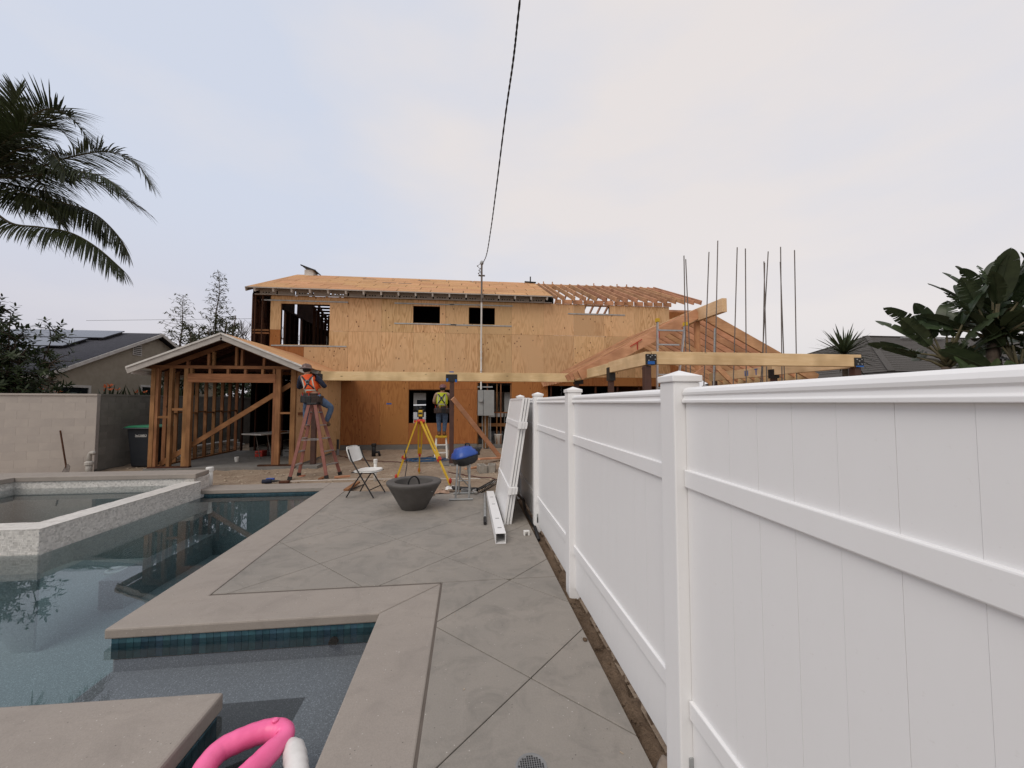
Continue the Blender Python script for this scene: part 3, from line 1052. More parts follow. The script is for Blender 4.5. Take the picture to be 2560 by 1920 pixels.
tail = MB().beam((0, EA + .02, EZ - .085), (0, EA + .40, EZ - .085 + .38 * math.tan(ang)), .055, .13).mesh('rafter_tail', 'trim')
nt = 18
for k in range(nt):
    x = -7.48 + k * .617
    inst('rafter', raf, house, (x, 0, 0))
    inst('rafter', rab, house, (x, 0, 0))
    inst('rafter_tail', tail, house, (x, 0, 0))
    if k < nt - 1:                                        # grey blocking with square vent holes between the tails
        mb = MB()
        xa, xb = x + .028, x + .617 - .028
        hs = [xa + .10 + .095 * q for q in range(4 if k % 3 else 3)] if k % 2 == 0 or k > 6 else []
        hs = [(q, q + .05, 5.655, 5.70) for q in hs]
        for a, b, c, d in sub_rects((xa, xb, 5.595, 5.885), hs):
            mb.box(a, b, 14.70, 14.73, c, d)
        mb.build('eave_blocking', 'trim_grey', house)
MB().beam((-7.76, EA - .012, EZ - .012), (3.23, EA - .012, EZ - .012), .022, .035).build('drip_edge', 'trim_grey', house)
MB().beam((-7.76, EA + .0, EZ - .075), (-7.76, RY, RZ - .075), .03, .15).build('rake_board', 'trim_grey', house)
MB().box(-7.62, 3.25, 14.68, 14.698, 5.585, 5.62).build('frieze_strip', 'trim_grey', house)
# open rafters of fresh timber
rn = MB().beam((0, EA + .05, EZ - .085 + .02), (0, RY + .02, RZ - .06), .042, .17).mesh('rafter', 'lum_new_y')
rn2 = MB().beam((0, 22.4, EZ - .085), (0, RY + .05, RZ - .06), .042, .17).mesh('rafter', 'lum_new_y')
rx = [3.40, 3.66, 4.10, 4.53, 4.96, 5.38, 5.80, 6.22, 6.63, 7.04, 7.45, 7.86, 8.24, 8.62, 9.0, 9.32]
for x in rx:
    inst('rafter', rn, house, (x, 0, rnd.uniform(-.01, .012)))
    if x < 9:
        inst('rafter', rn2, house, (x, 0, 0))
for a, b in zip(rx[:-1], rx[1:]):
    if b < 8.5:
        MB().box(a + .022, b - .022, 14.74, 14.78, 5.60, 5.76).build('blocking', 'lum_new_x', house)
MB().box(3.3, 9.34, RY + .0, RY + .04, RZ - .30, RZ - .02).build('ridge_board', 'lum_new_x', house)
MB().box(3.2, 8.14, 14.81, 14.90, 5.55, 5.60).build('top_plate', 'lum_new_x', house)
MB().box(8.2, 9.72, 15.62, 15.70, 5.60, 5.70).build('top_plate', 'lum_new_x', house)
for x in (3.66, 4.1, 6.2, 7.4, 7.9):
    MB().box(x - .02, x + .02, RY - .03, RY + .02, RZ, RZ + .10).build('ridge_stub', 'lum_new_z', house)
# roof vent box at the left end of the ridge
MB().box(-7.36, -6.98, 18.2, 18.7, 7.4, 7.72).build('vent_box', 'trim', house)
mb = MB()
mb.beam((-7.50, 18.15, 7.90), (-6.86, 18.15, 7.68), .04, .05)
mb.prism([(-7.50, 18.1, 7.90), (-6.86, 18.1, 7.66), (-6.86, 18.8, 7.66), (-7.50, 18.8, 7.90)], (0, 0, .03))
mb.build('vent_cap', 'black', house)
mb = MB()
mb.tube([(2.98, 18.2, 7.4), (2.98, 18.2, 7.78)], .03, 8)
mb.tube([(2.70, 18.2, 7.52), (3.25, 18.2, 7.50)], .04, 8)
mb.build('vent_pipe', 'black', house)
# pale flashing strips above and below the openings
for x0, x1, z in ((-7.42, -4.42, 5.42), (-7.05, -4.44, 3.77), (-2.74, -.52, 5.44), (-.70, 1.72, 5.455), (-2.74, -.44, 4.675), (-.66, 1.68, 4.665), (3.92, 6.18, 5.66), (3.92, 6.26, 5.215)):
    MB().box(x0, x1, FY - .03, FY - .017, z - .022, z + .022).build('flashing_strip', 'galv', house)
# service mast, conduit and meter
mb = MB()
mb.tube([(.5, 14.30, 5.45), (.5, 14.30, 6.90)], .035, 10)
mb.build('service_mast', 'rod', house)
mb = MB()
mb.ball((.5, 14.30, 6.93), .07, .07, .09, 10, 6)
mb.build('weather_head', 'galv', house)
mb = MB()
for q, (dx, z) in enumerate(((-.16, 6.78), (-.10, 6.62), (-.12, 6.50))):
    mb.tube([(.5, 14.3, z - .12), (.5 + dx * .5, 14.25, z - .08), (.5 + dx, 14.22, z), (.5 + dx * .3, 14.28, z + .12)], .010, 5)
    mb.ball((.5 + dx, 14.22, z), .026, n=6, m=4)
mb.tube([(.38, 14.3, 6.45), (.62, 14.3, 6.45)], .03, 6)
mb.build('service_drop_wires', 'rod', house)
MB().tube([(.505, 14.70, 2.2), (.505, 14.70, 3.2), (.5, 14.6, 4.0), (.5, 14.32, 5.5)], .032, 10).build('conduit', 'pvc', house)
for z in (2.9, 3.35, 3.6):
    MB().tube([(.505, 14.68, z), (.505, 14.68, z + .07)], .042, 10).build('conduit_coupling', 'pvc', house)
mp = MB().box(.38, .588, 14.46, 14.66, 1.22, 2.17).build('meter_box', 'grey_metal', house, bevel=.01)
MB().tube([(.49, 14.46, 1.80), (.49, 14.38, 1.80)], .075, 14).build('meter_glass', 'galv', mp)
MB().box(.40, .57, 14.45, 14.462, 1.26, 1.52).build('meter_door', 'grey_metal', mp)
MB().box(.594, .985, 14.42, 14.64, 1.22, 2.17).build('breaker_panel', 'grey_metal', house, bevel=.012)
mb = MB()
for x in (.55, .66, .80, .86):
    mb.tube([(x, 14.56, 1.22), (x, 14.58, .9), (x + .02, 14.6, .0)], .014, 6)
mb.build('conduit_drop', 'galv', house)
# framing inside the lower opening
for x in (.39, .75, 1.12, 1.27, 1.66):
    MB().box(x - .02, x + .02, 14.84, 14.93, .12, 2.46).build('stud', 'lum_old_z', house)
MB().box(.42, 1.64, 14.83, 14.87, .80, .92).build('blocking', 'lum_old_x', house)
MB().box(.42, 1.64, 14.83, 14.92, 1.30, 1.35).build('blocking', 'lum_old_x', house)
MB().box(.37, .95, 14.77, 14.80, 2.28, 2.33).build('strut_channel', 'galv', house)
MB().box(.60, .78, 14.70, 14.74, .0, 1.2).build('meter_backing', 'lum_old_z', house)
for k in range(6):
    MB().box(.5 + .42 * k, .54 + .42 * k, 19.0, 19.09, .12, 2.6).build('stud', 'lum_dark', house)
for x in (1.42, 1.50, 1.57):
    MB().tube([(x, 14.98, .15), (x + .01, 15.0, 1.3)], .016, 6).build('upright_pipe', 'galv', house)
MB().box(1.05, 1.62, 17.5, 17.52, 1.25, 2.2).build('house_wrap_sheet', 'trim_grey', house)
# tape mark on the sheathing
MB().box(-2.98, -2.80, FY - .019, FY - .0165, 1.64, 1.69).build('tape_mark', 'blue_tape', house)
# brown paper / stack of sheathing behind the garage wall corner
for k in range(5):
    MB().box(3.2 + .9 * k, 3.26 + .9 * k, FY + .02, FY + .1, .1, 2.36).build('stud', 'lum_dark', house)

# ---------------------------------------------------------------- framed garage
gar = thing('garage_frame', 'open stud-framed garage with gable roof and white rake boards', 'garage', (-6.4, 12.9, 0))
GY = 11.0
MB().box(-8.2, -4.6, GY - .05, 14.78, -.12, .02).build('floor_slab', 'slab', gar)
def st(x0, x1, y0, y1, z0, z1, m='lum_old_z', name='stud'):
    return MB().box(x0, x1, y0, y1, z0, z1).build(name, m, gar)
st(-8.14, -8.04, GY, GY + .09, .06, 2.60)
st(-8.025, -7.96, GY + .004, GY + .09, .06, 2.60)
st(-7.71, -7.63, GY, GY + .09, .06, 2.60)
st(-7.36, -7.265, GY, GY + .09, .06, 2.60)
st(-7.260, -7.165, GY - .006, GY + .085, .06, 2.235)
st(-5.165, -5.105, GY + .004, GY + .09, .06, 2.235)
st(-5.10, -4.98, GY, GY + .09, .06, 2.60)
st(-4.72, -4.60, GY, GY + .09, .06, 2.60)
st(-8.14, -7.16, GY - .01, GY + .10, .02, .06, 'lum_dark', 'sill_plate')
st(-5.5, -4.60, GY - .01, GY + .10, .02, .06, 'lum_dark', 'sill_plate')
st(-8.18, -4.56, GY - .004, GY + .095, 2.60, 2.68, 'lum_old_x', 'top_plate')
st(-7.262, -5.103, GY - .012, GY + .09, 2.237, 2.465, 'lum_old_x', 'header')
for x in (-7.2, -6.75, -6.31, -5.88, -5.45, -5.16):
    st(x - .03, x + .03, GY + .01, GY + .09, 2.467, 2.598, name='cripple_stud')
st(-7.958, -7.712, GY + .01, GY + .08, 1.30, 1.36, 'lum_old_x', 'blocking')
st(-7.628, -7.362, GY + .01, GY + .08, 1.50, 1.56, 'lum_old_x', 'blocking')
st(-4.978, -4.722, GY + .01, GY + .08, 1.40, 1.45, 'lum_old_x', 'blocking')
MB().beam((-7.95, GY + .16, .10), (-4.78, GY + .16, 2.20), .045, .12).build('diagonal_brace', 'lum_old_x', gar)
GP = (3.47 - 2.62) / 2.05                                # roof pitch
def groof(x):
    return 3.47 - abs(x + 6.25) * GP
MB().beam((-8.14, GY + .05, groof(-8.14) - .17), (-6.27, GY + .05, groof(-6.27) - .17), .05, .11).build('gable_rafter', 'lum_old_x', gar)
MB().beam((-4.50, GY + .05, groof(-4.50) - .17), (-6.23, GY + .05, groof(-6.23) - .17), .05, .11).build('gable_rafter', 'lum_old_x', gar)
for x in (-7.30, -6.80, -6.68, -6.12, -5.98, -5.43):
    st(x - .028, x + .028, GY + .02, GY + .09, 2.685, groof(x) - .24, name='gable_stud')
mb = MB()
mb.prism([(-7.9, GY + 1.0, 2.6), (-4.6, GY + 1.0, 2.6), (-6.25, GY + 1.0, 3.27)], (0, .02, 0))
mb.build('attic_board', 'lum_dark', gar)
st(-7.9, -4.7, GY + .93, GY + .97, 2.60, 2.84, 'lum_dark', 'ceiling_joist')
# left wall of studs
gs = MB().box(-.045, .045, -.02, .02, .06, 2.60).mesh('stud', 'lum_old_z')
for k in range(9):
    inst('stud', gs, gar, (-8.09, GY + .45 + .405 * k, 0))
st(-8.135, -8.045, GY + .10, 14.7, .02, .058, 'lum_old_x', 'sill_plate')
st(-8.135, -8.045, GY + .10, 14.7, 2.602, 2.68, 'lum_dark', 'top_plate')
for k in range(8):
    st(-8.12, -8.06, GY + .475 + .405 * k, GY + .832 + .405 * k, 1.38 + .03 * (k % 2), 1.42 + .03 * (k % 2), 'lum_old_x', 'blocking')
# right wall of studs clad in plywood
for k in range(9):
    inst('stud', gs, gar, (-4.665, GY + .45 + .405 * k, 0))
for a, b in ((GY + .10, 12.22), (12.22, 13.44), (13.44, 14.78)):
    MB().box(-4.618, -4.60, a + .003, b - .003, .02, 2.59).build('plywood_panel', 'ply_new', gar)
for x in (-7.9, -7.45, -7.0, -6.55, -6.1, -5.65, -5.2, -4.8):
    st(x - .02, x + .02, 14.66, 14.75, .02, 2.6, 'lum_dark')
# roof
def gplane(x0, x1, y0, y1, up0, up1):
    return [(x0, y0, groof(x0) + up0), (x1, y0, groof(x1) + up0), (x1, y1, groof(x1) + up0), (x0, y1, groof(x0) + up0)]
ys = [10.62, 11.84, 13.06, 14.77]
for i in range(3):
    for xa, xb in ((-8.36, -7.3), (-7.3, -6.255), (-6.245, -5.2), (-5.2, -4.16)):
        MB().prism(gplane(xa + .003, xb - .003, ys[i] + .003, ys[i + 1] - .003, 0, 0), (0, 0, .018)).build('roof_panel', 'osb', gar)
for xa, xb in ((-8.3, -6.26), (-6.24, -4.25)):
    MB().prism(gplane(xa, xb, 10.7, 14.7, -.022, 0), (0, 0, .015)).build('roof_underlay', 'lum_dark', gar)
for k in range(9):
    y = 11.4 + .41 * k
    for s_ in (1, -1):
        xa, xb = -6.25 + s_ * 2.02, -6.25 + s_ * .02
        MB().beam((xa, y, groof(xa) - .085), (xb, y, groof(xb) - .085), .04, .12).build('rafter', 'lum_dark', gar)
        if s_ == 1:
            MB().beam((-4.18, y, groof(-4.18) - .075), (-4.50, y, groof(-4.50) - .075), .05, .10).build('rafter_tail', 'trim', gar)
for s_, xe in ((-1, -8.40), (1, -4.14)):
    mb = MB()
    a, b = Vector((xe, 10.60, groof(xe) - .08)), Vector((-6.25, 10.60, 3.47 - .08))
    mb.beam(a, b, .04, .155)
    mb.build('rake_board', 'trim_dull', gar)
    mb = MB()
    mb.beam(a + Vector((0, -.02, .080)), b + Vector((0, -.02, .080)), .05, .042)
    mb.build('rake_trim', 'trim', gar)
MB().beam((-8.30, 10.62, groof(-8.3) - .14), (-8.30, 14.7, groof(-8.3) - .14), .03, .12).build('eave_board', 'trim', gar)
MB().box(-4.60, -4.575, GY + .2, GY + .9, 1.36, 1.44).build('ledger_block', 'lum_old_x', gar)

# ---------------------------------------------------------------- single-storey wing of open rafters
wing = thing('gable_roof_frame', 'open gable roof frame of fresh pink rafters joined to the right of the house', 'roof frame', (6.45, 12.4, 0))
WX, WZ, PX, PZ = 6.45, 4.36, 3.10, 2.62
WS = (WZ - PZ) / (WX - PX)
def wz(x):
    return WZ - abs(x - WX) * WS
wy = [10.15 + .41 * k for k in range(12)]
lr = MB().beam((PX - .25, 0, wz(PX - .25) - .09), (WX - .05, 0, WZ - .03 - .09), .042, .185).mesh('rafter', 'lum_new_x')
rr = MB().beam((2 * WX - PX + .25, 0, wz(PX - .25) - .09), (WX + .05, 0, WZ - .03 - .09), .042, .185).mesh('rafter', 'lum_new_x')
for k, y in enumerate(wy):
    for me in (lr, rr):
        inst('rafter', me, wing, (0, y, rnd.uniform(-.006, .006)))
MB().beam((PX - .12, 10.08, wz(PX - .12) - .12), (WX - .06, 10.08, WZ - .16), .07, .27).build('barge_rafter', 'lum_new_x', wing)
MB().beam((2 * WX - PX + .2, 10.08, wz(PX - .2) - .12), (WX + .06, 10.08, WZ - .16), .07, .27).build('barge_rafter', 'lum_new_x', wing)
MB().box(WX - .065, WX + .065, 9.02, 14.78, WZ - .36, WZ - .01).build('ridge_beam', 'glulam_y', wing, bevel=.004)
MB().box(WX - .06, WX + .06, 10.16, 10.28, 2.62, WZ - .37).build('king_post', 'lum_new_z', wing)
MB().beam((WX - .25, 10.2, 3.25), (WX + .55, 10.2, 2.75), .06, .12).build('prop', 'lum_new_x', wing)
MB().beam((WX + .05, 9.6, 2.75), (WX + .95, 9.4, 1.75), .05, .12).build('prop', 'lum_new_x', wing)
MB().beam((WX - .75, 9.6, 2.25), (WX - .05, 9.6, 2.72), .05, .10).build('prop', 'lum_new_x', wing)
MB().box(9.74, 9.88, 10.1, 14.75, 2.38, 2.62).build('plate_beam', 'glulam_y', wing)
for y in (10.3, 14.4):
    MB().box(9.76, 9.86, y - .05, y + .05, -.06, 2.378).build('post', 'steel_rust', wing)
for x, m in ((4.58, 'red'), (5.2, 'red')):
    MB().box(x, x + .022, 10.02, 10.04, wz(x) - .24, wz(x) - .02).build('ribbon', m, wing)
MB().beam((4.38, 10.02, wz(4.38) - .06), (4.72, 10.02, wz(4.72) - .03), .01, .022).build('ribbon', 'red', wing)
for k in range(4):
    MB().box(PX + .12 + .28 * k, PX + .17 + .28 * k, 10.3, 10.34, 2.6, wz(PX + .15 + .28 * k) - .2).build('blocking', 'lum_new_z', wing)

# ---------------------------------------------------------------- patio cover: laminated beams on steel posts
pat = thing('patio_cover_frame', 'long laminated beams on rust-primed steel posts with black brackets across the yard', 'beam frame', (3.1, 9, 0))
def beam_p(name, x0, x1, y0, y1, z0, z1, m):
    return MB().box(x0, x1, y0, y1, z0, z1).build(name, m, pat, bevel=.005)
beam_p('beam', -4.03, 3.15, 11.20, 11.33, 2.32, 2.57, 'glulam_x')
beam_p('beam', 3.165, 3.285, 8.46, 11.19, 2.36, 2.60, 'glulam_y')
beam_p('beam', 3.165, 3.285, 6.62, 8.44, 2.38, 2.62, 'glulam_y')
beam_p('beam', 3.30, 7.52, 6.60, 6.72, 2.395, 2.625, 'glulam_x')
beam_p('beam', 7.42, 7.54, 6.735, 8.70, 2.38, 2.62, 'glulam_y')
beam_p('beam', 7.42, 7.54, 8.72, 11.19, 2.37, 2.61, 'glulam_y')
def post(x, y, w_, z1, z0=-.06):
    return MB().box(x - w_ / 2, x + w_ / 2, y - w_ / 2, y + w_ / 2, z0, z1).build('post', 'steel_rust', pat, bevel=.006)
post(-.45, 11.27, .125, 2.315)
post(-4.2, 11.265, .125, 2.33, .02)
post(3.24, 11.27, .125, 2.31)
post(3.225, 8.45, .11, 2.355)
post(3.225, 6.68, .12, 2.37)
post(7.46, 6.68, .13, 2.38)
post(7.48, 8.71, .11, 2.37)
post(7.48, 11.0, .11, 2.36)
def bracket(x0, x1, y0, y1, z0, z1, bolts=()):
    b_ = MB().box(x0, x1, y0, y1, z0, z1).build('bracket', 'black', pat)
    if bolts:
        mb = MB()
        for bx, bz in bolts:
            mb.tube([(bx, y0, bz), (bx, y0 - .012, bz)], .012, 6)
        mb.build('bolt', 'galv', b_)
    return b_
bracket(-.62, -.30, 11.185, 11.345, 2.305, 2.515)
bracket(3.155, 3.42, 11.185, 11.345, 2.26, 2.50)
bracket(3.155, 3.30, 8.36, 8.54, 2.20, 2.50)
bracket(3.175, 3.37, 6.583, 6.73, 2.385, 2.575, ((3.20, 2.55), (3.25, 2.52), (3.34, 2.55), (3.22, 2.46), (3.34, 2.48), (3.28, 2.55)))
bracket(7.36, 7.55, 6.583, 6.74, 2.40, 2.565, ((7.40, 2.53), (7.45, 2.50), (7.50, 2.53), (7.42, 2.44), (7.50, 2.44)))
bracket(7.405, 7.555, 8.62, 8.80, 2.30, 2.52)
MB().box(3.20, 3.33, 6.577, 6.5825, 2.39, 2.445).build('tape_patch', 'blue_tape', pat)
MB().box(7.38, 7.54, 6.577, 6.5825, 2.385, 2.41).build('tape_patch', 'blue_tape', pat)
MB().box(-.52, -.40, 11.20, 11.32, 2.571, 2.60).build('tape_patch', 'blue_tape', pat)
MB().box(-.605, -.555, 11.178, 11.184, 2.31, 2.40).build('tape_patch', 'blue_tape', pat)
MB().box(-.36, -.305, 11.178, 11.184, 2.29, 2.37).build('tape_patch', 'blue_tape', pat)
bracket(-4.28, -3.985, 11.185, 11.345, 2.335, 2.50)
for x, m in ((7.414, .05),):
    for k in range(3):
        MB().box(x - .002, x + .004, 9.5 + .05 * k, 9.525 + .05 * k, 2.42, 2.56).build('paint_mark', 'blue_tape', pat)
    MB().box(x - .002, x + .004, 9.2, 9.225, 2.42, 2.56).build('paint_mark', 'blue_tape', pat)
    MB().box(x - .002, x + .004, 9.16, 9.27, 2.56, 2.58).build('paint_mark', 'blue_tape', pat)
MB().box(-4.50, -3.98, 10.95, 11.5, -.2, .02).build('footing_block', 'slab', pat)
MB().box(-.75, -.15, 10.95, 11.55, -.10, -.02).build('footing_block', 'slab', pat)
# ---------------------------------------------------------------- white vinyl fence on the right
fence = thing('vinyl_fence', 'long white vinyl privacy fence with capped posts running along the right of the deck', 'fence', (.98, 3.5, -.08))
PYS = [-2.04, -.20, 1.645, 3.487, 5.33, 7.17]
PX0, PX1 = .92, 1.047
post_m = MB().box(-.0635, .0635, -.0635, .0635, 0, 1.895).mesh('fence_post', 'vinyl')
cap = MB()
cap.box(-.072, .072, -.072, .072, 0, .030)
cap.add([(-.066, -.066, .030), (.066, -.066, .030), (.066, .066, .030), (-.066, .066, .030), (0, 0, .056)], [(0, 1, 4), (1, 2, 4), (2, 3, 4), (3, 0, 4)])
cap_m = cap.mesh('post_cap', 'vinyl')
def bev(o, w_, seg=2):
    b = o.modifiers.new('bevel', 'BEVEL')
    b.width = w_
    b.segments = seg
    b.limit_method = 'ANGLE'
    b.angle_limit = R(35)
    return o
board_m = MB().box(.974, .996, -.0722, .0722, .03, 1.72).mesh('board', 'vinyl')
for y in PYS:
    p = bev(inst('fence_post', post_m, fence, (.9835, y + .0635, -.10)), .006)
    ORG[p.name] = Vector((0, 0, 0))
    c = inst('post_cap', cap_m, fence, (.9835, y + .0635, 1.795))
    bev(c, .004)
tr = MB()
def rail_profile(L):
    """capped top rail with a rounded head and a ledge under it"""
    pr = [(-.030, 0), (-.030, .012), (-.024, .017), (-.021, .030), (-.026, .036), (-.027, .046), (-.022, .058), (-.012, .066), (0, .069)]
    pr += [(-x, z) for x, z in pr[::-1][1:]]
    mb = MB()
    mb.prism([(x, 0, z) for x, z in pr], (0, L, 0))
    return mb
L = 1.842 - .127
top_m = rail_profile(L).mesh('top_rail', 'vinyl')
mid_m = MB().box(-.026, .026, 0, L, 0, .078).mesh('middle_rail', 'vinyl')
end_m = MB().box(-.030, .030, 0, .028, -.003, .081).mesh('rail_bracket', 'vinyl')
for y in PYS[:-1]:
    y0 = y + .128
    bev(inst('top_rail', top_m, fence, (.985, y0, 1.700)), .002)
    for z in (1.325, .335):
        bev(inst('middle_rail', mid_m, fence, (.985, y0, z)), .005)
        bev(inst('rail_bracket', end_m, fence, (.985, y0, z)), .003)
    n = 12
    for k in range(n):
        yy = y0 + (k + .5) * L / n
        o = inst('board', board_m, fence, (rnd.uniform(-.0004, .0004), yy, 0))
        o.scale = (1, L / n / .1452, 1)
for y in (1.645, 5.33):
    MB().box(.955, .9735, y - .006, y - .0005, .055, .175).build('post_label', 'galv', fence)
    mb = MB()
    for k in range(8):
        mb.box(.957 + .002 * k, .9582 + .002 * k, y - .0075, y - .0062, .06, .13)
    mb.build('label_print', 'black', fence)

# ---------------------------------------------------------------- spare fence panels leaning on the fence
def lean_panel(k, label):
    t = thing('fence_panel', label, 'fence panel', (.53 + .042 * k, 5.46 + .012 * k, .0), group='spare white fence panels leaning on the fence')
    o = org(t)
    dx, H, LL = .275, 1.775, 1.66
    up_ = Vector((dx, 0, H)).normalized()
    nn = Vector((-H, 0, dx)).normalized()
    def P(a, y, n_):
        return o + up_ * a + Vector((0, y, 0)) + nn * n_
    def bar(a0, a1, y0, y1, n0, n1, name):
        mb = MB()
        vs = [P(a, y, n_) for n_ in (n0, n1) for y in (y0, y1) for a in (a0, a1)]
        mb.add(vs, [(0, 1, 3, 2), (4, 6, 7, 5), (0, 4, 5, 1), (2, 3, 7, 6), (0, 2, 6, 4), (1, 5, 7, 3)])
        return mb.build(name, 'vinyl', t)
    nb = 11
    for j in range(nb):
        bar(.02, 1.765, .012 + j * LL / nb + .001, .012 + (j + 1) * LL / nb - .001, .0, .018, 'board')
    bar(.0, 1.79, .0, .012, -.006, .026, 'edge_channel')
    bar(.0, 1.79, LL + .012, LL + .024, -.006, .026, 'edge_channel')
    bar(1.765, 1.79, .012, LL + .012, -.006, .026, 'top_channel')
    for a in (1.36, .44):
        bar(a, a + .075, -.055, LL + .03, .018, .034, 'middle_rail')
        bar(a - .01, a + .085, -.06, -.012, -.012, .036, 'rail_bracket')
    return t
lean_panel(0, 'spare white fence panel leaning at the front of the stack against the fence')
lean_panel(1, 'spare white fence panel sandwiched in the middle of the leaning stack')
lean_panel(2, 'spare white fence panel at the back of the leaning stack nearest the fence')

# hollow fence post lying on the deck
hp = MB()
x0, x1, y0, y1, z0, z1, e = .345, .470, 4.74, 7.0, .002, .127, .006
hp.box(x0, x1, y0, y1, z0, z0 + e)
hp.box(x0, x1, y0, y1, z1 - e, z1)
hp.box(x0, x0 + e, y0, y1, z0 + e, z1 - e)
hp.box(x1 - e, x1, y0, y1, z0 + e, z1 - e)
lp = thing('spare_fence_post', 'hollow square white vinyl post lying on the deck beside the leaning panels', 'fence post', (.41, 5.9, 0))
hp.build('post_shell', 'vinyl', lp)
for y in (4.95, 5.35, 6.1, 6.55):
    MB().box(.385, .435, y - .012, y + .012, z1 + .0003, z1 + .002).build('rail_slot', 'plastic_grey', lp)
pl = thing('grey_pole', 'thin grey pole with a black rubber tip lying left of the white post', 'pole', (.30, 6.4, 0))
MB().tube([(.262, 5.75, .022), (.325, 7.3, .022)], .018, 8).build('shaft', 'galv', pl)
MB().tube([(.252, 5.48, .024), (.262, 5.755, .024)], .023, 8).build('rubber_tip', 'rubber', pl)
cb = MB()
cb.box(.725, .80, 4.985, 5.035, .045, .06)
cb.box(.725, .745, 4.985, 5.035, .002, .045)
cb.box(.78, .80, 4.985, 5.035, .002, .045)
tag(cb.build('rail_bracket', 'pvc', bevel=.003), 'small white plastic bracket dropped on the deck near the fence foot', 'bracket')
bt = MB().tube([(.90, 4.9, -.02), (.93, 5.4, .0), (.90, 6.0, .02), (.95, 6.6, .05), (.92, 7.2, .02)], .024, 7)
tag(bt.build('drip_hose', 'rubber', smooth=True), 'black irrigation hose in the soil strip behind the leaning panels', 'hose')

# deck drain near the camera
dr = thing('deck_drain', 'round perforated drain grate set in the concrete deck at the bottom edge', 'drain', (.305, 1.868, 0))
MB().lathe([(.074, -.004), (.074, .0035), (.064, .0035), (.062, .001), (0.0, .001)], 32, (.305, 1.868, 0)).build('rim', 'plastic_grey', dr)
mb = MB()
for i in range(-5, 6):
    for j in range(-5, 6):
        if math.hypot(i, j) < 5.1:
            mb.box(.305 + i * .0112 - .0038, .305 + i * .0112 + .0038, 1.868 + j * .0112 - .0038, 1.868 + j * .0112 + .0038, .0012, .0022)
mb.build('drain_hole', 'black', dr, kind='stuff')

# pale rock at the foot of the near post, small stones along the strip
for i, (x, y, r_, lb) in enumerate(((.945, 1.80, .055, 'pale rock at the foot of the nearest fence post'), (.90, 1.72, .035, 'smaller brown rock beside the pale rock in the soil strip'), (.845, 2.78, .017, 'small reddish clod lying on the deck edge'))):
    mb = lump(x, y, -.055 + r_ * .75 if i < 2 else .008, r_, random.Random(20 + i))
    tag(mb.build('rock', 'rock' if i == 0 else 'soil', smooth=True), lb, 'rock')

# ---------------------------------------------------------------- left boundary walls
lw = thing('block_wall', 'pale painted block wall at the left behind the spa', 'wall', (-11.5, 10.3, 0))
A, B = Vector((-17.8, 8.15, 0)), Vector((-9.36, 11.0, 0))
d = (B - A).normalized()
nrm = Vector((d.y, -d.x, 0))
Lw = (B - A).length
mb = MB()
mb.beam(A + Vector((0, 0, .95)) - nrm * .08, B + Vector((0, 0, .95)) - nrm * .08, .15, 1.86)
mb.build('wall_core', 'mortar', lw)
ang_w = math.atan2(d.y, d.x)
bk = MB().box(-.1992, .1992, -.006, .010, -.0966, .0966).mesh('block', 'wall_paint')
for r_ in range(10):
    x = Lw - .2 - (.2 if r_ % 2 else 0)
    while x > Lw - 5.2:
        p = A + d * x + nrm * (-.004 + rnd.uniform(-.0004, .0004))
        inst('block', bk, lw, (p.x, p.y, -.05 + .10 + r_ * .194), (0, 0, ang_w))
        x -= .4
hb = MB().box(-.097, .097, -.006, .010, -.097, .097).mesh('block', 'wall_paint')
for r_ in range(1, 10, 2):
    p = A + d * (Lw - .1) - nrm * .004
    inst('block', hb, lw, (p.x, p.y, -.05 + .10 + r_ * .194), (0, 0, ang_w))
mb = MB()
mb.beam(A + Vector((0, 0, 1.905)) - nrm * .075, B + Vector((0, 0, 1.905)) - nrm * .075, .20, .045)
mb.build('wall_cap', 'wall_paint', lw)
dw = thing('grey_block_wall', 'unpainted grey block wall running back behind the bin and garage', 'wall', (-9.5, 16, 0))
MB().box(-9.64, -9.44, 11.0, 30.0, -.1, 1.88).build('wall_core', 'mortar_d', dw)
bk2 = MB().box(-.012, .004, -.197, .197, -.097, .097).mesh('block', 'wall_grey')
for r_ in range(10):
    y = 11.2 + (.2 if r_ % 2 else 0)
    while y < 16.8:
        inst('block', bk2, dw, (-9.432 + rnd.uniform(-.001, .001), y, -.03 + .10 + r_ * .192), (0, 0, 0))
        y += .4
for r_ in range(1, 10, 2):
    MB().box(-9.444, -9.428, 11.003, 11.195, -.03 + .003 + r_ * .192, .164 + r_ * .192).build('block', 'wall_grey', dw)
MB().box(-9.66, -9.415, 10.99, 30, 1.885, 1.93).build('wall_cap', 'wall_grey', dw)

# ---------------------------------------------------------------- neighbour's house on the left
nh = thing('neighbour_house', 'single storey taupe stucco house with charcoal roof and solar panels beyond the left wall', 'house', (-17, 17.4, 0))
NX = -12.5
def nz(y):
    return 4.53 - abs(y - 17.35) * .456
wp = MB()
wp.prism([(NX - .19, 13.45, -.1), (NX - .19, 21.2, -.1), (NX - .19, 21.2, nz(21.2) - .12), (NX - .19, 17.35, 4.36), (NX - .19, 13.45, nz(13.45) - .12)], (-.2, 0, 0))
wp.box(-24, NX - .40, 13.45, 13.65, -.1, 2.6)
wp.box(-24, NX - .40, 21.0, 21.2, -.1, 2.6)
wp.build('wall', 'stucco', nh)
mb = MB()
for s_, ye in ((-1, 12.95), (1, 21.75)):
    mb.prism([(NX, ye, nz(ye)), (NX, 17.35, 4.53), (-26, 17.35, 4.53), (-26, ye, nz(ye))], (0, 0, -.08))
mb.build('roof', 'shingle', nh)
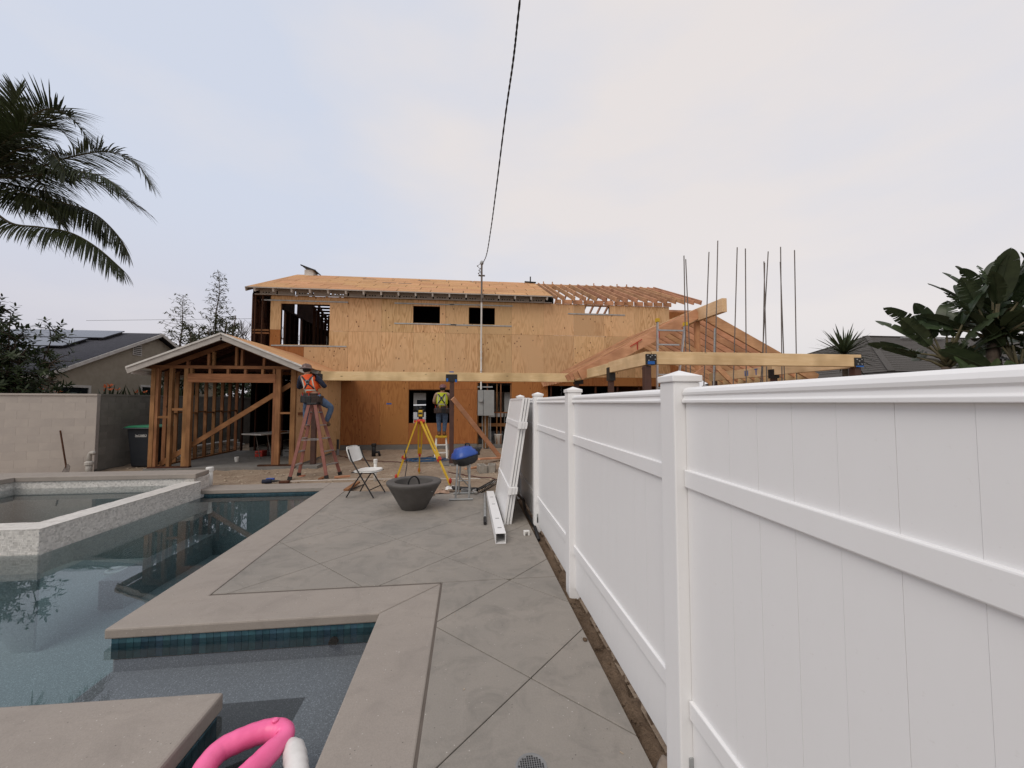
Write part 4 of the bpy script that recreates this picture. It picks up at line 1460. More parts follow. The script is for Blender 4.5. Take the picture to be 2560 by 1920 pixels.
for r_ in range(24):       # shingle courses on the slope in view
    y0 = 12.95 + r_ * .183
    MB().prism([(NX - .002, y0, nz(y0) + .001), (NX - .002, y0 + .19, nz(y0 + .19) - .001), (-21, y0 + .19, nz(y0 + .19) - .001), (-21, y0, nz(y0) + .001)], (0, 0, .016)).build('shingle_course', 'shingle', nh)
mb = MB()
mb.beam((NX + .02, 12.90, nz(12.90) - .055), (NX + .02, 17.35, 4.53 - .055), .03, .11)
mb.build('rake_board', 'trim', nh)
mb = MB()
mb.beam((NX + .02, 21.8, nz(21.8) - .055), (NX + .02, 17.35, 4.53 - .055), .03, .11)
mb.build('rake_board', 'trim', nh)
MB().box(-26, NX, 12.92, 12.95, nz(12.95) - .17, nz(12.95) - .01).build('eave_board', 'trim', nh)
MB().beam((NX - .10, 13.2, nz(13.2) - .10), (NX - .10, 17.35, 4.53 - .10), .18, .02).build('soffit', 'trim', nh)
v_ = MB().box(NX - .186, NX - .17, 16.22, 16.62, 3.52, 3.95).build('gable_vent', 'trim', nh)
for k in range(5):
    MB().beam((NX - .165, 16.26, 3.58 + .075 * k), (NX - .165, 16.58, 3.58 + .075 * k), .03, .022).build('louvre', 'dark', v_)
for (a, b, c, d_) in ((12.9 + .65, 14.55, 1.2, 2.2), (16.7, 17.75, 1.5, 2.32)):
    fr_ = MB()
    for q in ((a - .08, a, c - .08, d_ + .08), (b, b + .08, c - .08, d_ + .08), (a, b, d_, d_ + .08), (a, b, c - .08, c)):
        fr_.box(NX - .20, NX - .15, *q)
    w_ = fr_.build('window', 'trim', nh)
    MB().box(NX - .188, NX - .180, a, b, c, d_).build('pane', 'glass', w_)
sang = math.atan(.456)
pvm = MB().box(-.83, .83, -.50, .50, 0, .035).mesh('solar_panel', 'pv')
for r_, (yc, x0) in enumerate(((16.72, -13.75), (15.70, -14.15), (14.68, -14.55), (13.72, -14.9))):
    for k in range(4):
        inst('solar_panel', pvm, nh, (x0 - .83 - 1.675 * k, yc, nz(yc) + .11), (sang, 0, 0))
for yc, x0 in ((16.72, -13.85), (15.70, -14.25), (14.68, -14.65)):
    MB().beam((x0, yc - .45, nz(yc - .45) + .05), (x0, yc + .45, nz(yc + .45) + .05), .04, .06).build('panel_rail', 'black', nh)

# ---------------------------------------------------------------- neighbour's house on the right
rh = thing('neighbour_house', 'low house with dark hip roof beyond the fence on the right', 'house', (18, 15, 0))
RE, RP = 2.62, (17.0, 14.65, 4.52)
mb = MB()
c1, c2 = (12.5, 10.1, RE), (12.5, 19.2, RE)
r2_ = (30, 14.65, 4.52)
mb.add([c1, c2, RP, r2_, (34.0, 10.1, RE), (34.0, 19.2, RE)], [(0, 2, 1), (0, 4, 3, 2), (1, 2, 3, 5), (0, 1, 5, 4)])
mb.build('roof', 'shingle_b', rh)
def course(a0, a1, b0, b1, n):
    for k in range(n):
        t0, t1 = k / n, (k + 1.15) / n
        p = [Vector(a0).lerp(Vector(b0), t0), Vector(a1).lerp(Vector(b1), t0), Vector(a1).lerp(Vector(b1), t1), Vector(a0).lerp(Vector(b0), t1)]
        if k == n - 1:
            p = p[:2] + [Vector(b0)] if b0 == b1 else p
        nn = (p[1] - p[0]).cross(p[2] - p[0]).normalized()
        if nn.z < 0: nn = -nn
        p[0] += nn * .012; p[1] += nn * .012
        p = [q + nn * .004 for q in p]
        mb_ = MB().prism(p, nn * .012)
        mb_.build('shingle_course', 'shingle_b', rh)
course(c2, c1, RP, RP, 22)
course(c1, (30.5, 10.1, RE), RP, (30, 14.65, 4.52), 22)
MB().beam(Vector(c1) + Vector((0, 0, .03)), Vector(RP) + Vector((0, 0, .03)), .16, .03).build('hip_cap', 'shingle_b', rh)
MB().beam(Vector(c2) + Vector((0, 0, .03)), Vector(RP) + Vector((0, 0, .03)), .16, .03).build('hip_cap', 'shingle_b', rh)
MB().beam(Vector(RP) + Vector((-.1, 0, .03)), Vector(r2_) + Vector((0, 0, .03)), .2, .03).build('ridge_cap', 'shingle_b', rh)
MB().beam((18.0, 14.1, 4.42), (20.0, 14.1, 4.42), .12, .05).build('ridge_vent', 'galv', rh)
MB().box(12.38, 12.48, 10.0, 19.3, RE - .17, RE - .02).build('gutter', 'plastic_grey', rh)
MB().box(12.5, 34, 9.98, 10.08, RE - .17, RE - .02).build('gutter', 'plastic_grey', rh)
MB().box(13.1, 33, 10.7, 18.6, -.1, RE - .05).build('wall', 'dark', rh)
# older tiled lean-to roof edge seen under the beams
lt = thing('lean_to_roof', 'low lean-to roof edge with dark gutter behind the steel rods', 'roof', (10.6, 12.5, 0))
MB().prism([(9.9, 10.3, 2.05), (9.9, 16, 2.05), (11.6, 16, 2.55), (11.6, 10.3, 2.55)], (0, 0, .05)).build('roof', 'shingle_b', lt)
MB().box(9.84, 9.9, 10.2, 16, 1.92, 2.06).build('gutter', 'plastic_grey', lt)
MB().box(10.4, 11.6, 10.4, 16, -.1, 2.1).build('wall', 'dark', lt)
# ---------------------------------------------------------------- things standing about the site
def tubes(mb, *runs, n=7):
    for pts, r in runs:
        mb.tube(pts, r, n)
    return mb
def arc(c, r, a0, a1, n, ax=(1, 0, 0), ay=(0, 0, 1)):
    c, ax, ay = Vector(c), Vector(ax), Vector(ay)
    return [c + ax * r * math.cos(a0 + (a1 - a0) * i / n) + ay * r * math.sin(a0 + (a1 - a0) * i / n) for i in range(n + 1)]

# folding chair (local: faces +X)
ch = thing('folding_chair', 'white plastic folding chair with dark metal legs by the far end of the pool', 'chair', (-1.84, 7.475, 0), rotz=R(-14), local=True)
Z0 = Vector((0, 0, 0))
for s_ in (-1, 1):
    y = .225 * s_
    MB().tube([(.255, y, .012), (-.02, y * .98, .42), (-.19, y * .95, .68), (-.255, y * .93, .86)], .0125, 8).build('front_leg', 'black', ch, o=Z0)
    MB().tube([(-.255, y * 1.06, .012), (-.12, y * 1.03, .24), (.03, y * .98, .455)], .0125, 8).build('rear_leg', 'black', ch, o=Z0)
MB().tube([(.17, -.22, .145), (.17, .22, .145)], .009, 6).build('stretcher', 'black', ch, o=Z0)
MB().tube([(-.19, -.23, .14), (-.19, .23, .14)], .009, 6).build('stretcher', 'black', ch, o=Z0)
def sheet(u0, u1, v0, v1, fn, th, nu=10, nv=8, inset=.25):
    """rounded plate over a parametric surface"""
    mb = MB()
    vs = []
    for side in (0, 1):
        for i in range(nu + 1):
            for j in range(nv + 1):
                a, b = i / nu * 2 - 1, j / nv * 2 - 1
                k = 1 - inset * (abs(a) ** 4) * (abs(b) ** 4)
                p, n_ = fn(u0 + (u1 - u0) * (a * k + 1) / 2, v0 + (v1 - v0) * (b * k + 1) / 2)
                vs.append(Vector(p) + Vector(n_) * (th * side))
    m = (nu + 1) * (nv + 1)
    fs = []
    for i in range(nu):
        for j in range(nv):
            q = i * (nv + 1) + j
            f = (q, q + 1, q + nv + 2, q + nv + 1)
            fs.append(f[::-1])
            fs.append(tuple(x + m for x in f))
    edge = [i * (nv + 1) for i in range(nu + 1)] + [nu * (nv + 1) + j for j in range(1, nv + 1)] + [i * (nv + 1) + nv for i in range(nu - 1, -1, -1)] + [j for j in range(nv - 1, 0, -1)]
    for i in range(len(edge)):
        a, b = edge[i], edge[(i + 1) % len(edge)]
        fs.append((a, b, b + m, a + m))
    mb.add(vs, fs)
    return mb
sheet(-.235, .235, .62, .905, lambda u, v: ((-.175 - (v - .62) * .36 - .055 * (1 - (u / .235) ** 2), u, v), (-.94, 0, -.3)), .018, 12, 8, .22).build('backrest', 'pvc', ch, True, o=Z0)
sheet(-.19, .25, -.215, .215, lambda u, v: ((u, v, .452 + .02 * u - .012 * math.cos(v * 7)), (0, 0, 1)), .028, 10, 10, .2).build('seat', 'pvc', ch, True, o=Z0)
MB().box(-.19, .23, -.205, .205, .435, .449).build('seat_frame', 'black', ch, o=Z0)

# fire bowl
bo = thing('fire_bowl', 'round tapered charcoal fire bowl standing on the deck', 'fire bowl', (-.855, 6.50, 0))
pr = [(.195, 0), (.205, .012), (.30, .18), (.405, .365), (.432, .40), (.437, .425), (.430, .438), (.415, .442), (.32, .440), (.305, .432), (.300, .41), (.285, .33), (.26, .30), (0, .295)]
MB().lathe(pr, 56, (-.855, 6.50, 0)).build('bowl', 'bowl', bo, True)
MB().lathe([(.275, .318), (0, .318)], 40, (-.855, 6.50, 0)).build('inner_pan', 'black', bo)
MB().tube(arc((-.87, 6.58, .36), .085, -.2, math.pi + .2, 14, (1, .25, 0), (0, 0, 1.55)), .013, 8).build('hose_loop', 'rubber', bo, True)
MB().lathe([(.012, .0), (.012, .008), (0, .008)], 8, (-.55, 6.28, .30)).build('bolt', 'galv', bo)

# portable grill on a folding stand
gr = thing('portable_grill', 'blue lidded portable grill standing upright on a grey folding stand', 'grill', (-.09, 7.08, 0))
def rbox(x0, x1, y0, y1, z0, z1, b, name, m, parent, seg=4, rot=None):
    o = MB().box(x0, x1, y0, y1, z0, z1).build(name, m, parent, smooth=True)
    bev(o, b, seg)
    o.modifiers[-1].harden_normals = False
    return o
tilt = Matrix.Translation((-.05, 7.08, .74)) @ Matrix.Rotation(R(-14), 4, 'Y') @ Matrix.Rotation(R(20), 4, 'Z')
def tb_(mb, M_):
    mb.v = [tuple(M_ @ Vector(p)) for p in mb.v]
    return mb
def loft(secs, n=28, pw=3.2):
    """superellipse sections (z, rx, ry)"""
    mb = MB()
    vs, fs = [], []
    for z, rx_, ry_ in secs:
        for k in range(n):
            t = 2 * math.pi * k / n
            c, s_ = math.cos(t), math.sin(t)
            vs.append((rx_ * math.copysign(abs(c) ** (2 / pw), c), ry_ * math.copysign(abs(s_) ** (2 / pw), s_), z))
    for i in range(len(secs) - 1):
        for k in range(n):
            k2 = (k + 1) % n
            fs.append((i * n + k, i * n + k2, (i + 1) * n + k2, (i + 1) * n + k))
    fs.append(tuple(range(n))[::-1])
    fs.append(tuple(range((len(secs) - 1) * n, len(secs) * n)))
    return mb.add(vs, fs)
tb_(loft([(-.155, .10, .14), (-.145, .14, .18), (-.10, .20, .235), (-.02, .215, .25), (.0, .215, .25)]), tilt).build('tub', 'black', gr, True)
tb_(loft([(.002, .222, .257), (.03, .222, .257), (.05, .205, .24), (.085, .195, .23), (.105, .165, .195), (.15, .145, .17), (.165, .12, .145), (.168, .0, .0)]), tilt).build('lid', 'blue', gr, True)
tb_(MB().box(.17, .25, -.16, .16, -.04, .10), tilt).build('side_housing', 'black', gr, bevel=.02)
q = MB()
q.tube([(.24, -.13, .02), (.29, -.13, .07), (.29, .13, .07), (.24, .13, .02)], .018, 8)
q.tube([(.10, -.12, .16), (.11, -.10, .20), (.11, .10, .20), (.10, .12, .16)], .014, 8)
tb_(q, tilt).build('handle', 'black', gr, True)
tb_(MB().box(.255, .275, -.05, .05, .0, .06), tilt).build('control_plate', 'galv', gr)
q = MB()
tubes(q, ([(-.17, 6.92, .62), (-.20, 6.92, .02)], .017), ([(.045, 6.92, .64), (.035, 6.92, .02)], .017), n=8)
q.build('leg', 'galv', gr)
q = MB()
tubes(q, ([(-.12, 7.25, .60), (-.16, 7.34, .02)], .015), ([(.0, 7.25, .60), (.07, 7.34, .02)], .015), n=8)
q.build('leg', 'galv', gr)
MB().tube([(-.31, 6.90, .018), (.10, 6.90, .018)], .017, 8).build('foot_bar', 'galv', gr)
MB().tube([(-.25, 7.36, .018), (.16, 7.36, .018)], .017, 8).build('foot_bar', 'galv', gr)
MB().tube([(-.16, 7.1, .30), (.05, 7.1, .30)], .012, 6).build('cross_bar', 'galv', gr)
MB().tube([(-.175, 6.93, .45), (.07, 7.30, .12)], .010, 6).build('cross_bar', 'galv', gr)

# survey tripod with laser level
tp = thing('survey_tripod', 'yellow surveying tripod with a laser level on top behind the fire bowl', 'tripod', (-1.08, 9.2, -.05))
hd = Vector((-1.08, 9.2, 1.30))
MB().lathe([(.075, 1.25), (.085, 1.27), (.085, 1.31), (.05, 1.325), (0, 1.325)], 16, (-1.08, 9.2, 0)).build('head', 'red', tp, True)
for k, ft_ in enumerate(((-1.60, 9.12, -.05), (-.35, 8.25, .0), (-1.19, 9.95, -.05))):
    ft_ = Vector(ft_)
    dd = (ft_ - hd)
    sd_ = dd.cross(Vector((0, 0, 1))).normalized()
    a = hd + Vector((dd.x, dd.y, 0)).normalized() * .085 - Vector((0, 0, .03))
    m1 = a.lerp(ft_, .62)
    q = MB()
    for s2 in (-1, 1):
        q.beam(a + sd_ * .042 * s2, m1 + sd_ * .030 * s2, .028, .036, sd_)
    lg = q.build('leg', 'yellow', tp)
    MB().beam(a.lerp(ft_, .50), ft_, .042, .030, sd_).build('lower_leg', 'yellow', lg)
    q = MB()
    q.beam(m1 - dd * .02, m1 + dd * .025, .11, .05, sd_)
    q.build('clamp', 'red', lg)
    MB().beam(a + dd * -.01, a + dd * .03, .12, .05, sd_).build('hinge', 'red', lg)
    MB().lathe([(.004, 0), (.035, .05), (.03, .11), (.016, .13), (0, .13)], 10, ft_).build('foot', 'red', lg, True)
MB().box(-1.12, -1.04, 9.15, 9.25, 1.325, 1.38).build('tribrach', 'black', tp, bevel=.01)
q = MB()
q.box(-1.145, -1.015, 9.14, 9.26, 1.38, 1.53)
q.build('level_body', 'yellow', tp, bevel=.02)
q = MB()
q.box(-1.15, -1.125, 9.13, 9.27, 1.37, 1.55)
q.box(-1.035, -1.01, 9.13, 9.27, 1.37, 1.55)
q.box(-1.12, -1.04, 9.135, 9.265, 1.43, 1.48)
q.build('bumper', 'black', tp, bevel=.008)
MB().lathe([(.035, 1.53), (.035, 1.59), (.028, 1.61), (0, 1.61)], 12, (-1.08, 9.2, 0)).build('laser_dome', 'black', tp, True)
q = MB().tube([(-1.42, 9.1, .62), (-1.36, 9.1, .3), (-1.40, 9.1, .02)], .010, 5)
q.build('strap', 'strap', tp)

# red fibreglass A-frame ladder
la = thing('step_ladder', 'tall red brown fibreglass double step ladder with a worker sitting astride its top', 'ladder', (-3.6, 9.7, -.05))
def rail(p, q_, name='rail'):
    mb = MB()
    p, q_ = Vector(p), Vector(q_)
    ax = (q_ - p).normalized()
    mb.beam(p, q_, .028, .072, Vector((1, 0, 0)))
    return mb.build(name, 'fibre_red', la, bevel=.004)
rails = {'ln': ((-4.00, 9.38, -.05), (-3.70, 9.58, 1.66)), 'lf': ((-4.02, 9.92, -.05), (-3.70, 9.80, 1.66)),
         'rn': ((-3.20, 9.40, -.04), (-3.56, 9.58, 1.66)), 'rf': ((-3.06, 9.92, -.05), (-3.56, 9.80, 1.66))}
for k, (p, q_) in rails.items():
    rail(p, q_)
    MB().beam(Vector(p), Vector(p).lerp(Vector(q_), .045), .036, .085, Vector((1, 0, 0))).build('ladder_foot', 'rubber', la)
for a, b in (('ln', 'lf'), ('rn', 'rf')):
    for k in range(1, 6):
        t = k / 5.6
        p = Vector(rails[a][0]).lerp(Vector(rails[a][1]), t)
        q_ = Vector(rails[b][0]).lerp(Vector(rails[b][1]), t)
        MB().beam(p, q_, .075, .024).build('rung', 'alu', la)
MB().box(-3.74, -3.52, 9.55, 9.83, 1.655, 1.70).build('top_cap', 'black', la, bevel=.01)
for a, b in (('ln', 'rn'), ('lf', 'rf')):
    p = Vector(rails[a][0]).lerp(Vector(rails[a][1]), .52)
    q_ = Vector(rails[b][0]).lerp(Vector(rails[b][1]), .52)
    MB().beam(p, q_, .02, .012).build('spreader', 'alu', la)
tag(MB().box(-4.00, -3.88, 9.84, 10.0, -.10, -.045).build('brick', 'brick', bevel=.004), 'red brick lying under the left foot of the tall ladder', 'brick')

# small yellow-topped step ladder
sl2 = thing('step_ladder', 'short white step ladder with yellow top under the second worker by the steel post', 'ladder', (-.82, 12.6, -.05))
for s_ in (-1, 1):
    MB().beam((-.82 + .19 * s_, 12.35, -.05), (-.82 + .15 * s_, 12.50, .60), .022, .05, (1, 0, 0)).build('rail', 'pvc', sl2)
    MB().beam((-.82 + .19 * s_, 12.85, -.05), (-.82 + .15 * s_, 12.62, .60), .022, .03, (1, 0, 0)).build('rear_leg', 'pvc', sl2)
for z in (.12, .36):
    MB().box(-.99, -.65, 12.36 + z * .2, 12.46 + z * .2, z, z + .03).build('tread', 'pvc', sl2)
MB().box(-1.0, -.64, 12.40, 12.70, .60, .66).build('top_step', 'yellow', sl2, bevel=.01)

# timber brace and the board it stands on
br = thing('timber_brace', 'raking fresh timber brace from the steel post down to the ground', 'brace', (.3, 11.8, -.05))
MB().beam((-.42, 11.10, 1.83), (1.02, 12.1, .0), .13, .05, (0, -1, .3)).build('brace', 'lum_new_x', br)
tag(MB().beam((.30, 10.95, .13), (1.05, 11.9, .02), .14, .045).build('timber_plank', 'lum_new_x'), 'pinkish plank lying at the foot of the brace over the concrete blocks', 'plank')
cbk = MB()
def cinder(x, y, rz):
    mb = MB()
    mb.box(-.195, .195, -.095, -.062, 0, .19)
    mb.box(-.195, .195, .062, .095, 0, .19)
    for q in (-.195, -.017, .161):
        mb.box(q, q + .034, -.062, .062, 0, .19)
    M_ = Matrix.Translation((x, y, -.055)) @ Matrix.Rotation(R(rz), 4, 'Z')
    return tb_(mb, M_)
for x, y, rz, lb in ((.37, 9.92, 100, 'grey hollow concrete block on the dirt, the left of two near the leaning panels'), (.62, 9.98, 82, 'grey hollow concrete block on the dirt, the right of two against the panels')):
    tag(cinder(x, y, rz).build('concrete_block', 'cblock', bevel=.004), lb, 'block', 'concrete blocks below the plank')
tag(MB().beam((-2.33, 7.90, .01), (-2.30, 8.62, .02), .09, .04).build('timber_offcut', 'lum_old_z'), 'weathered timber offcut lying at the deck edge behind the folding chair', 'offcut')

# pipes and stubs
def stub(name, label, x, y, z1, r_, m, cap_=None, z0=-.1):
    t = thing(name, label, 'pipe', (x, y, z0))
    MB().tube([(x, y, z0), (x, y, z1)], r_, 12).build('pipe', m, t, True)
    if cap_:
        MB().lathe([(r_ * 1.22, z1 - .075), (r_ * 1.22, z1 - .005), (r_ * 1.05, z1 + .008), (0, z1 + .010)], 14, (x, y, 0)).build('cap', m, t)
    return t
stub('pipe_stub', 'white capped plastic pipe standing at the end of the spa coping', -5.345, 8.84, .35, .058, 'pvc', True)
stub('pipe_stub', 'white capped plastic pipe standing in the dirt behind the chair seat', -2.06, 9.12, .42, .036, 'pvc', True)
t = stub('pipe_stub', 'thick black pipe with an elbow standing in front of the house wall', -3.02, 13.1, .37, .066, 'black', True)
MB().tube([(-3.02, 13.1, .10), (-2.86, 13.1, .10), (-2.83, 13.1, -.02)], .045, 8).build('elbow', 'black', t, True)
t = stub('pipe_stub', 'slim black pipe with grey foot at the garage wall corner', -4.30, 13.6, .48, .04, 'black')
MB().tube([(-4.30, 13.6, -.08), (-4.30, 13.6, .16)], .05, 8).build('grey_foot', 'plastic_grey', t)
vp = thing('vent_pipe', 'grey vent pipe with a hooked top against the left wall', 'pipe', (-9.30, 10.8, -.05))
MB().tube([(-9.30, 10.80, -.1), (-9.30, 10.80, .20)], .065, 12).build('pipe', 'pipe_grey', vp, True)
MB().lathe([(.09, .17), (.09, .23), (.05, .26)], 14, (-9.30, 10.80, 0)).build('collar', 'pipe_grey', vp)
MB().tube([(-9.30, 10.80, .2), (-9.30, 10.80, .40), (-9.27, 10.80, .46), (-9.20, 10.78, .47), (-9.17, 10.78, .43)], .045, 10).build('hooked_top', 'pipe_grey', vp, True)
shv = thing('shovel', 'dark long-handled shovel leaning on the pale left wall', 'shovel', (-9.66, 10.75, -.05))
MB().tube([(-9.60, 10.60, .06), (-9.90, 10.72, 1.02)], .017, 6).build('shaft', 'lum_dark', shv)
MB().prism([(-9.70, 10.54, -.05), (-9.52, 10.54, -.05), (-9.54, 10.60, .16), (-9.60, 10.61, .22), (-9.66, 10.61, .16)], (0, .012, .004)).build('blade', 'rod', shv)

# wheeled bin
bn = thing('wheelie_bin', 'dark wheeled bin with green lid against the grey wall', 'bin', (-8.72, 11.9, -.05))
def taper(x0, x1, y0, y1, z0, X0, X1, Y0, Y1, z1):
    mb = MB()
    vs = [(x0, y0, z0), (x1, y0, z0), (x1, y1, z0), (x0, y1, z0), (X0, Y0, z1), (X1, Y0, z1), (X1, Y1, z1), (X0, Y1, z1)]
    return mb.add(vs, [(3, 2, 1, 0), (4, 5, 6, 7), (0, 1, 5, 4), (1, 2, 6, 5), (2, 3, 7, 6), (3, 0, 4, 7)])
taper(-9.00, -8.44, 11.62, 12.2, -.03, -9.06, -8.38, 11.52, 12.30, 1.0).build('body', 'bin', bn, bevel=.03)
taper(-9.12, -8.32, 11.44, 12.34, 1.0, -9.10, -8.34, 11.46, 12.30, 1.035).build('rim', 'bin', bn, bevel=.01)
taper(-9.11, -8.33, 11.45, 12.32, 1.037, -9.04, -8.40, 11.54, 12.24, 1.085).build('lid', 'green', bn, bevel=.015)
lettering('lettering', 'CR&R', .115, bn, (-8.72, 11.535, .815), (R(86), 0, 0), 'pvc')
MB().beam((-8.86, 11.533, .79), (-8.58, 11.533, .79), .004, .012).build('lettering_underline', 'pvc', bn)
for x in (-9.02, -8.42):
    MB().tube([(x - .03, 12.25, .07), (x + .03, 12.25, .07)], .12, 14).build('wheel', 'rubber', bn)

# folding table in the garage with clutter
ft2 = thing('folding_table', 'white topped folding table inside the framed garage', 'table', (-5.9, 13.0, .02))
tt = MB()
tt.prism([(-6.75, 12.55, .735), (-6.05, 12.25, .735), (-5.25, 13.85, .735), (-5.95, 14.15, .735)], (0, 0, .04))
tt.build('tabletop', 'trim', ft2, bevel=.008)
for (x, y), (x2, y2) in (((-6.45, 12.75), (-6.15, 12.45)), ((-6.05, 12.60), (-5.80, 12.40)), ((-5.9, 13.85), (-5.75, 13.6)), ((-5.5, 13.7), (-5.3, 13.5))):
    MB().tube([(x, y, .735), ((x + x2) / 2, (y + y2) / 2, .4), (x2, y2, .02)], .015, 6).build('leg', 'rod', ft2)
for i, (x, y, z, sx, sy, sz, m, lb) in enumerate(((-5.85, 13.0, .775, .25, .4, .03, 'ply_mid', 'thin offcut board lying on the folding table'), (-6.1, 13.2, .02, .32, .22, .26, 'black', 'black tool case under the folding table'), (-5.6, 13.1, .02, .28, .3, .22, 'plastic_grey', 'grey tool case under the folding table near the door post'), (-6.45, 13.1, .02, .22, .3, .18, 'red', 'red case on the garage floor left of the table'))):
    o = MB().box(x - sx / 2, x + sx / 2, y - sy / 2, y + sy / 2, z, z + sz)
    if i == 0:
        tag(o.build('offcut_board', m), lb, 'board')
    else:
        tc_ = thing('tool_case', lb, 'case', (x, y, z), group='cases under the folding table')
        o.build('body', m, tc_, bevel=.012)
        MB().tube([(x - .06, y - sy / 2, z + sz * .7), (x - .06, y - sy / 2 - .03, z + sz * .7), (x + .06, y - sy / 2 - .03, z + sz * .7), (x + .06, y - sy / 2, z + sz * .7)], .009, 6).build('handle', 'rubber', tc_)
        MB().box(x - sx * .4, x + sx * .4, y - sy / 2 - .004, y - sy / 2 + .002, z + sz * .55, z + sz * .58).build('seam', 'galv', tc_)
tag(MB().lathe([(.045, .02), (.06, .16), (.054, .16), (.042, .03), (0, .03)], 14, (-6.53, 11.95, 0)).build('bucket', 'pvc'), 'small white tub on the garage floor just inside the door opening', 'tub')
for k, (x, y, z) in enumerate(((-8.75, 13.3, .05), (-8.80, 13.3, .12), (-8.85, 13.3, .19), (-8.75, 13.35, .26))):
    tag(MB().box(x - .08, x + .08, 13.0 + .1 * k, 16.4 - .15 * k, z, z + .055).build('vinyl_rail', 'pvc', bevel=.004), ['bottom', 'second', 'third', 'topmost'][k] + ' white vinyl rail of the pile lying between the grey wall and the garage studs', 'rail', 'white vinyl rails piled behind the garage')
# bucket by the meter
bk_ = thing('bucket', 'white plastic bucket inside the opening below the meter panel', 'bucket', (1.18, 14.95, .12))
MB().lathe([(.13, .12), (.155, .46), (.165, .47), (.165, .50), (.15, .50), (.13, .14), (0, .14)], 20, (1.18, 14.97, 0)).build('body', 'pvc', bk_, True)
MB().tube(arc((1.18, 14.97, .47), .165, math.pi, 2 * math.pi, 10, (1, 0, 0), (0, -.5, .9)), .006, 5).build('bail', 'galv', bk_)

for k, (x, y, l_, a, lb) in enumerate(((-2.9, 9.55, .34, 15, 'short pale offcut of timber on the dirt between the ladder and the chair'), (-2.55, 10.6, .5, -30, 'longer timber offcut on the dirt in front of the black pipe'), (-3.3, 9.42, .22, 80, 'stubby timber block by the right foot of the tall ladder'), (-7.9, 10.3, 1.1, 4, 'long thin batten on the dirt before the garage sill'), (.1, 10.4, .4, 40, 'timber offcut on the dirt behind the grill'))):
    e = Vector((math.cos(R(a)), math.sin(R(a)), 0)) * l_ / 2
    tag(MB().beam(Vector((x, y, -.03)) - e, Vector((x, y, -.025)) + e, .085, .038).build('timber_offcut', ['lum_new_x', 'lum_old_x', 'lum_old_x', 'lum_new_x', 'lum_new_x'][k]), lb, 'offcut')
tag(MB().tube([(-3.9, 9.1, -.02), (-2.5, 9.15, -.015), (-1.2, 9.05, -.02), (.3, 8.9, -.015)], .0045, 5).build('string_line', 'pvc'), 'white string line stretched along the dirt beyond the deck edge', 'string')
# ropes, cords, hoses
def wig(pts, amp, seed, n=6):
    rr_ = random.Random(seed)
    out = []
    for i in range(len(pts) - 1):
        a, b = Vector(pts[i]), Vector(pts[i + 1])
        for k in range(n):
            t = k / n
            out.append(a.lerp(b, t) + Vector((rr_.uniform(-amp, amp), rr_.uniform(-amp, amp), rr_.uniform(0, .006))))
    return out + [Vector(pts[-1])]
tag(MB().tube(wig([(-4.1, 13.2, -.02), (-3.4, 12.4, -.02), (-2.6, 11.9, -.025), (-1.9, 11.6, -.025), (-1.4, 12.3, -.02), (-.9, 13.2, -.02)], .05, 1), .013, 5).build('power_lead', 'cord'), 'dark red extension cord trailing across the dirt in front of the house', 'cord')
tag(MB().tube(wig([(-.5, 9.9, -.03), (-.05, 9.4, -.03), (.5, 9.0, -.03), (.85, 8.6, -.03)], .04, 2), .012, 5).build('power_lead', 'cord'), 'dark cord on the dirt between the tripod foot and the leaning panels', 'cord')
rr5 = random.Random(9)
pts = []
for k in range(95):
    a = k * .55
    r_ = .16 + .30 * (.5 + .5 * math.sin(k * .37))
    pts.append((-1.2 + math.cos(a) * r_ * 1.5 + rr5.uniform(-.05, .05), 11.8 + math.sin(a) * r_ * .8 + rr5.uniform(-.04, .04), -.02 + .04 * rr5.random() + .0004 * k))
tag(MB().tube(pts, .007, 5).build('blue_rope', 'rope'), 'heap of blue rope on the dirt behind the tripod', 'rope')
pts = []
for k in range(120):
    a = k * .62
    t = k / 119
    pts.append(Vector((.58, 8.05, .07)).lerp(Vector((.22, 7.35, .05)), t) + Vector((.055 * math.cos(a), .02, .055 * math.sin(a))))
tag(MB().tube(pts, .007, 5).build('coiled_air_hose', 'rubber'), 'black spiral air hose lying at the end of the leaning panels', 'hose')
tag(MB().tube(wig([(.60, 8.3, .02), (.35, 7.85, .03), (.10, 7.45, .03), (.18, 7.30, .03)], .02, 4), .026, 7).build('duct_hose', 'pipe_grey', smooth=True), 'pale flexible hose beside the black spiral hose', 'hose')
tag(MB().tube(wig([(-.30, 7.78, .03), (-.05, 7.65, .035), (.22, 7.55, .035)], .02, 6), .038, 8).build('rubber_hose', 'rubber', smooth=True), 'thick black hose lying behind the grill stand', 'hose')
tag(MB().lathe([(.085, .0), (.085, .06), (.05, .06), (.05, .0)], 18, (-.03, 7.50, 0)).build('tape_roll', 'plastic_grey'), 'grey tape roll lying on the deck between the grill legs', 'tape')
def rag(x, y, w_, d_, seed, m, lb):
    rr_ = random.Random(seed)
    mb = MB()
    n = 9
    vs = []
    for i in range(n):
        for j in range(n):
            a, b = i / (n - 1) * 2 - 1, j / (n - 1) * 2 - 1
            e = max(0, 1 - (a * a + b * b) * .6)
            vs.append((x + a * w_ + rr_.uniform(-.02, .02), y + b * d_ + rr_.uniform(-.02, .02), .006 + e * rr_.uniform(.01, .075)))
    mb.add(vs, [(i * n + j, (i + 1) * n + j, (i + 1) * n + j + 1, i * n + j + 1) for i in range(n - 1) for j in range(n - 1)])
    return tag(mb.build('rag', m, smooth=True), lb, 'cloth')
rag(-.50, 7.50, .16, .09, 1, 'cloth', 'crumpled tan cloth on the deck right of the fire bowl')
rag(-.30, 7.82, .12, .10, 2, 'white_vin', 'crumpled pale sheet by the tripod foot behind the grill')
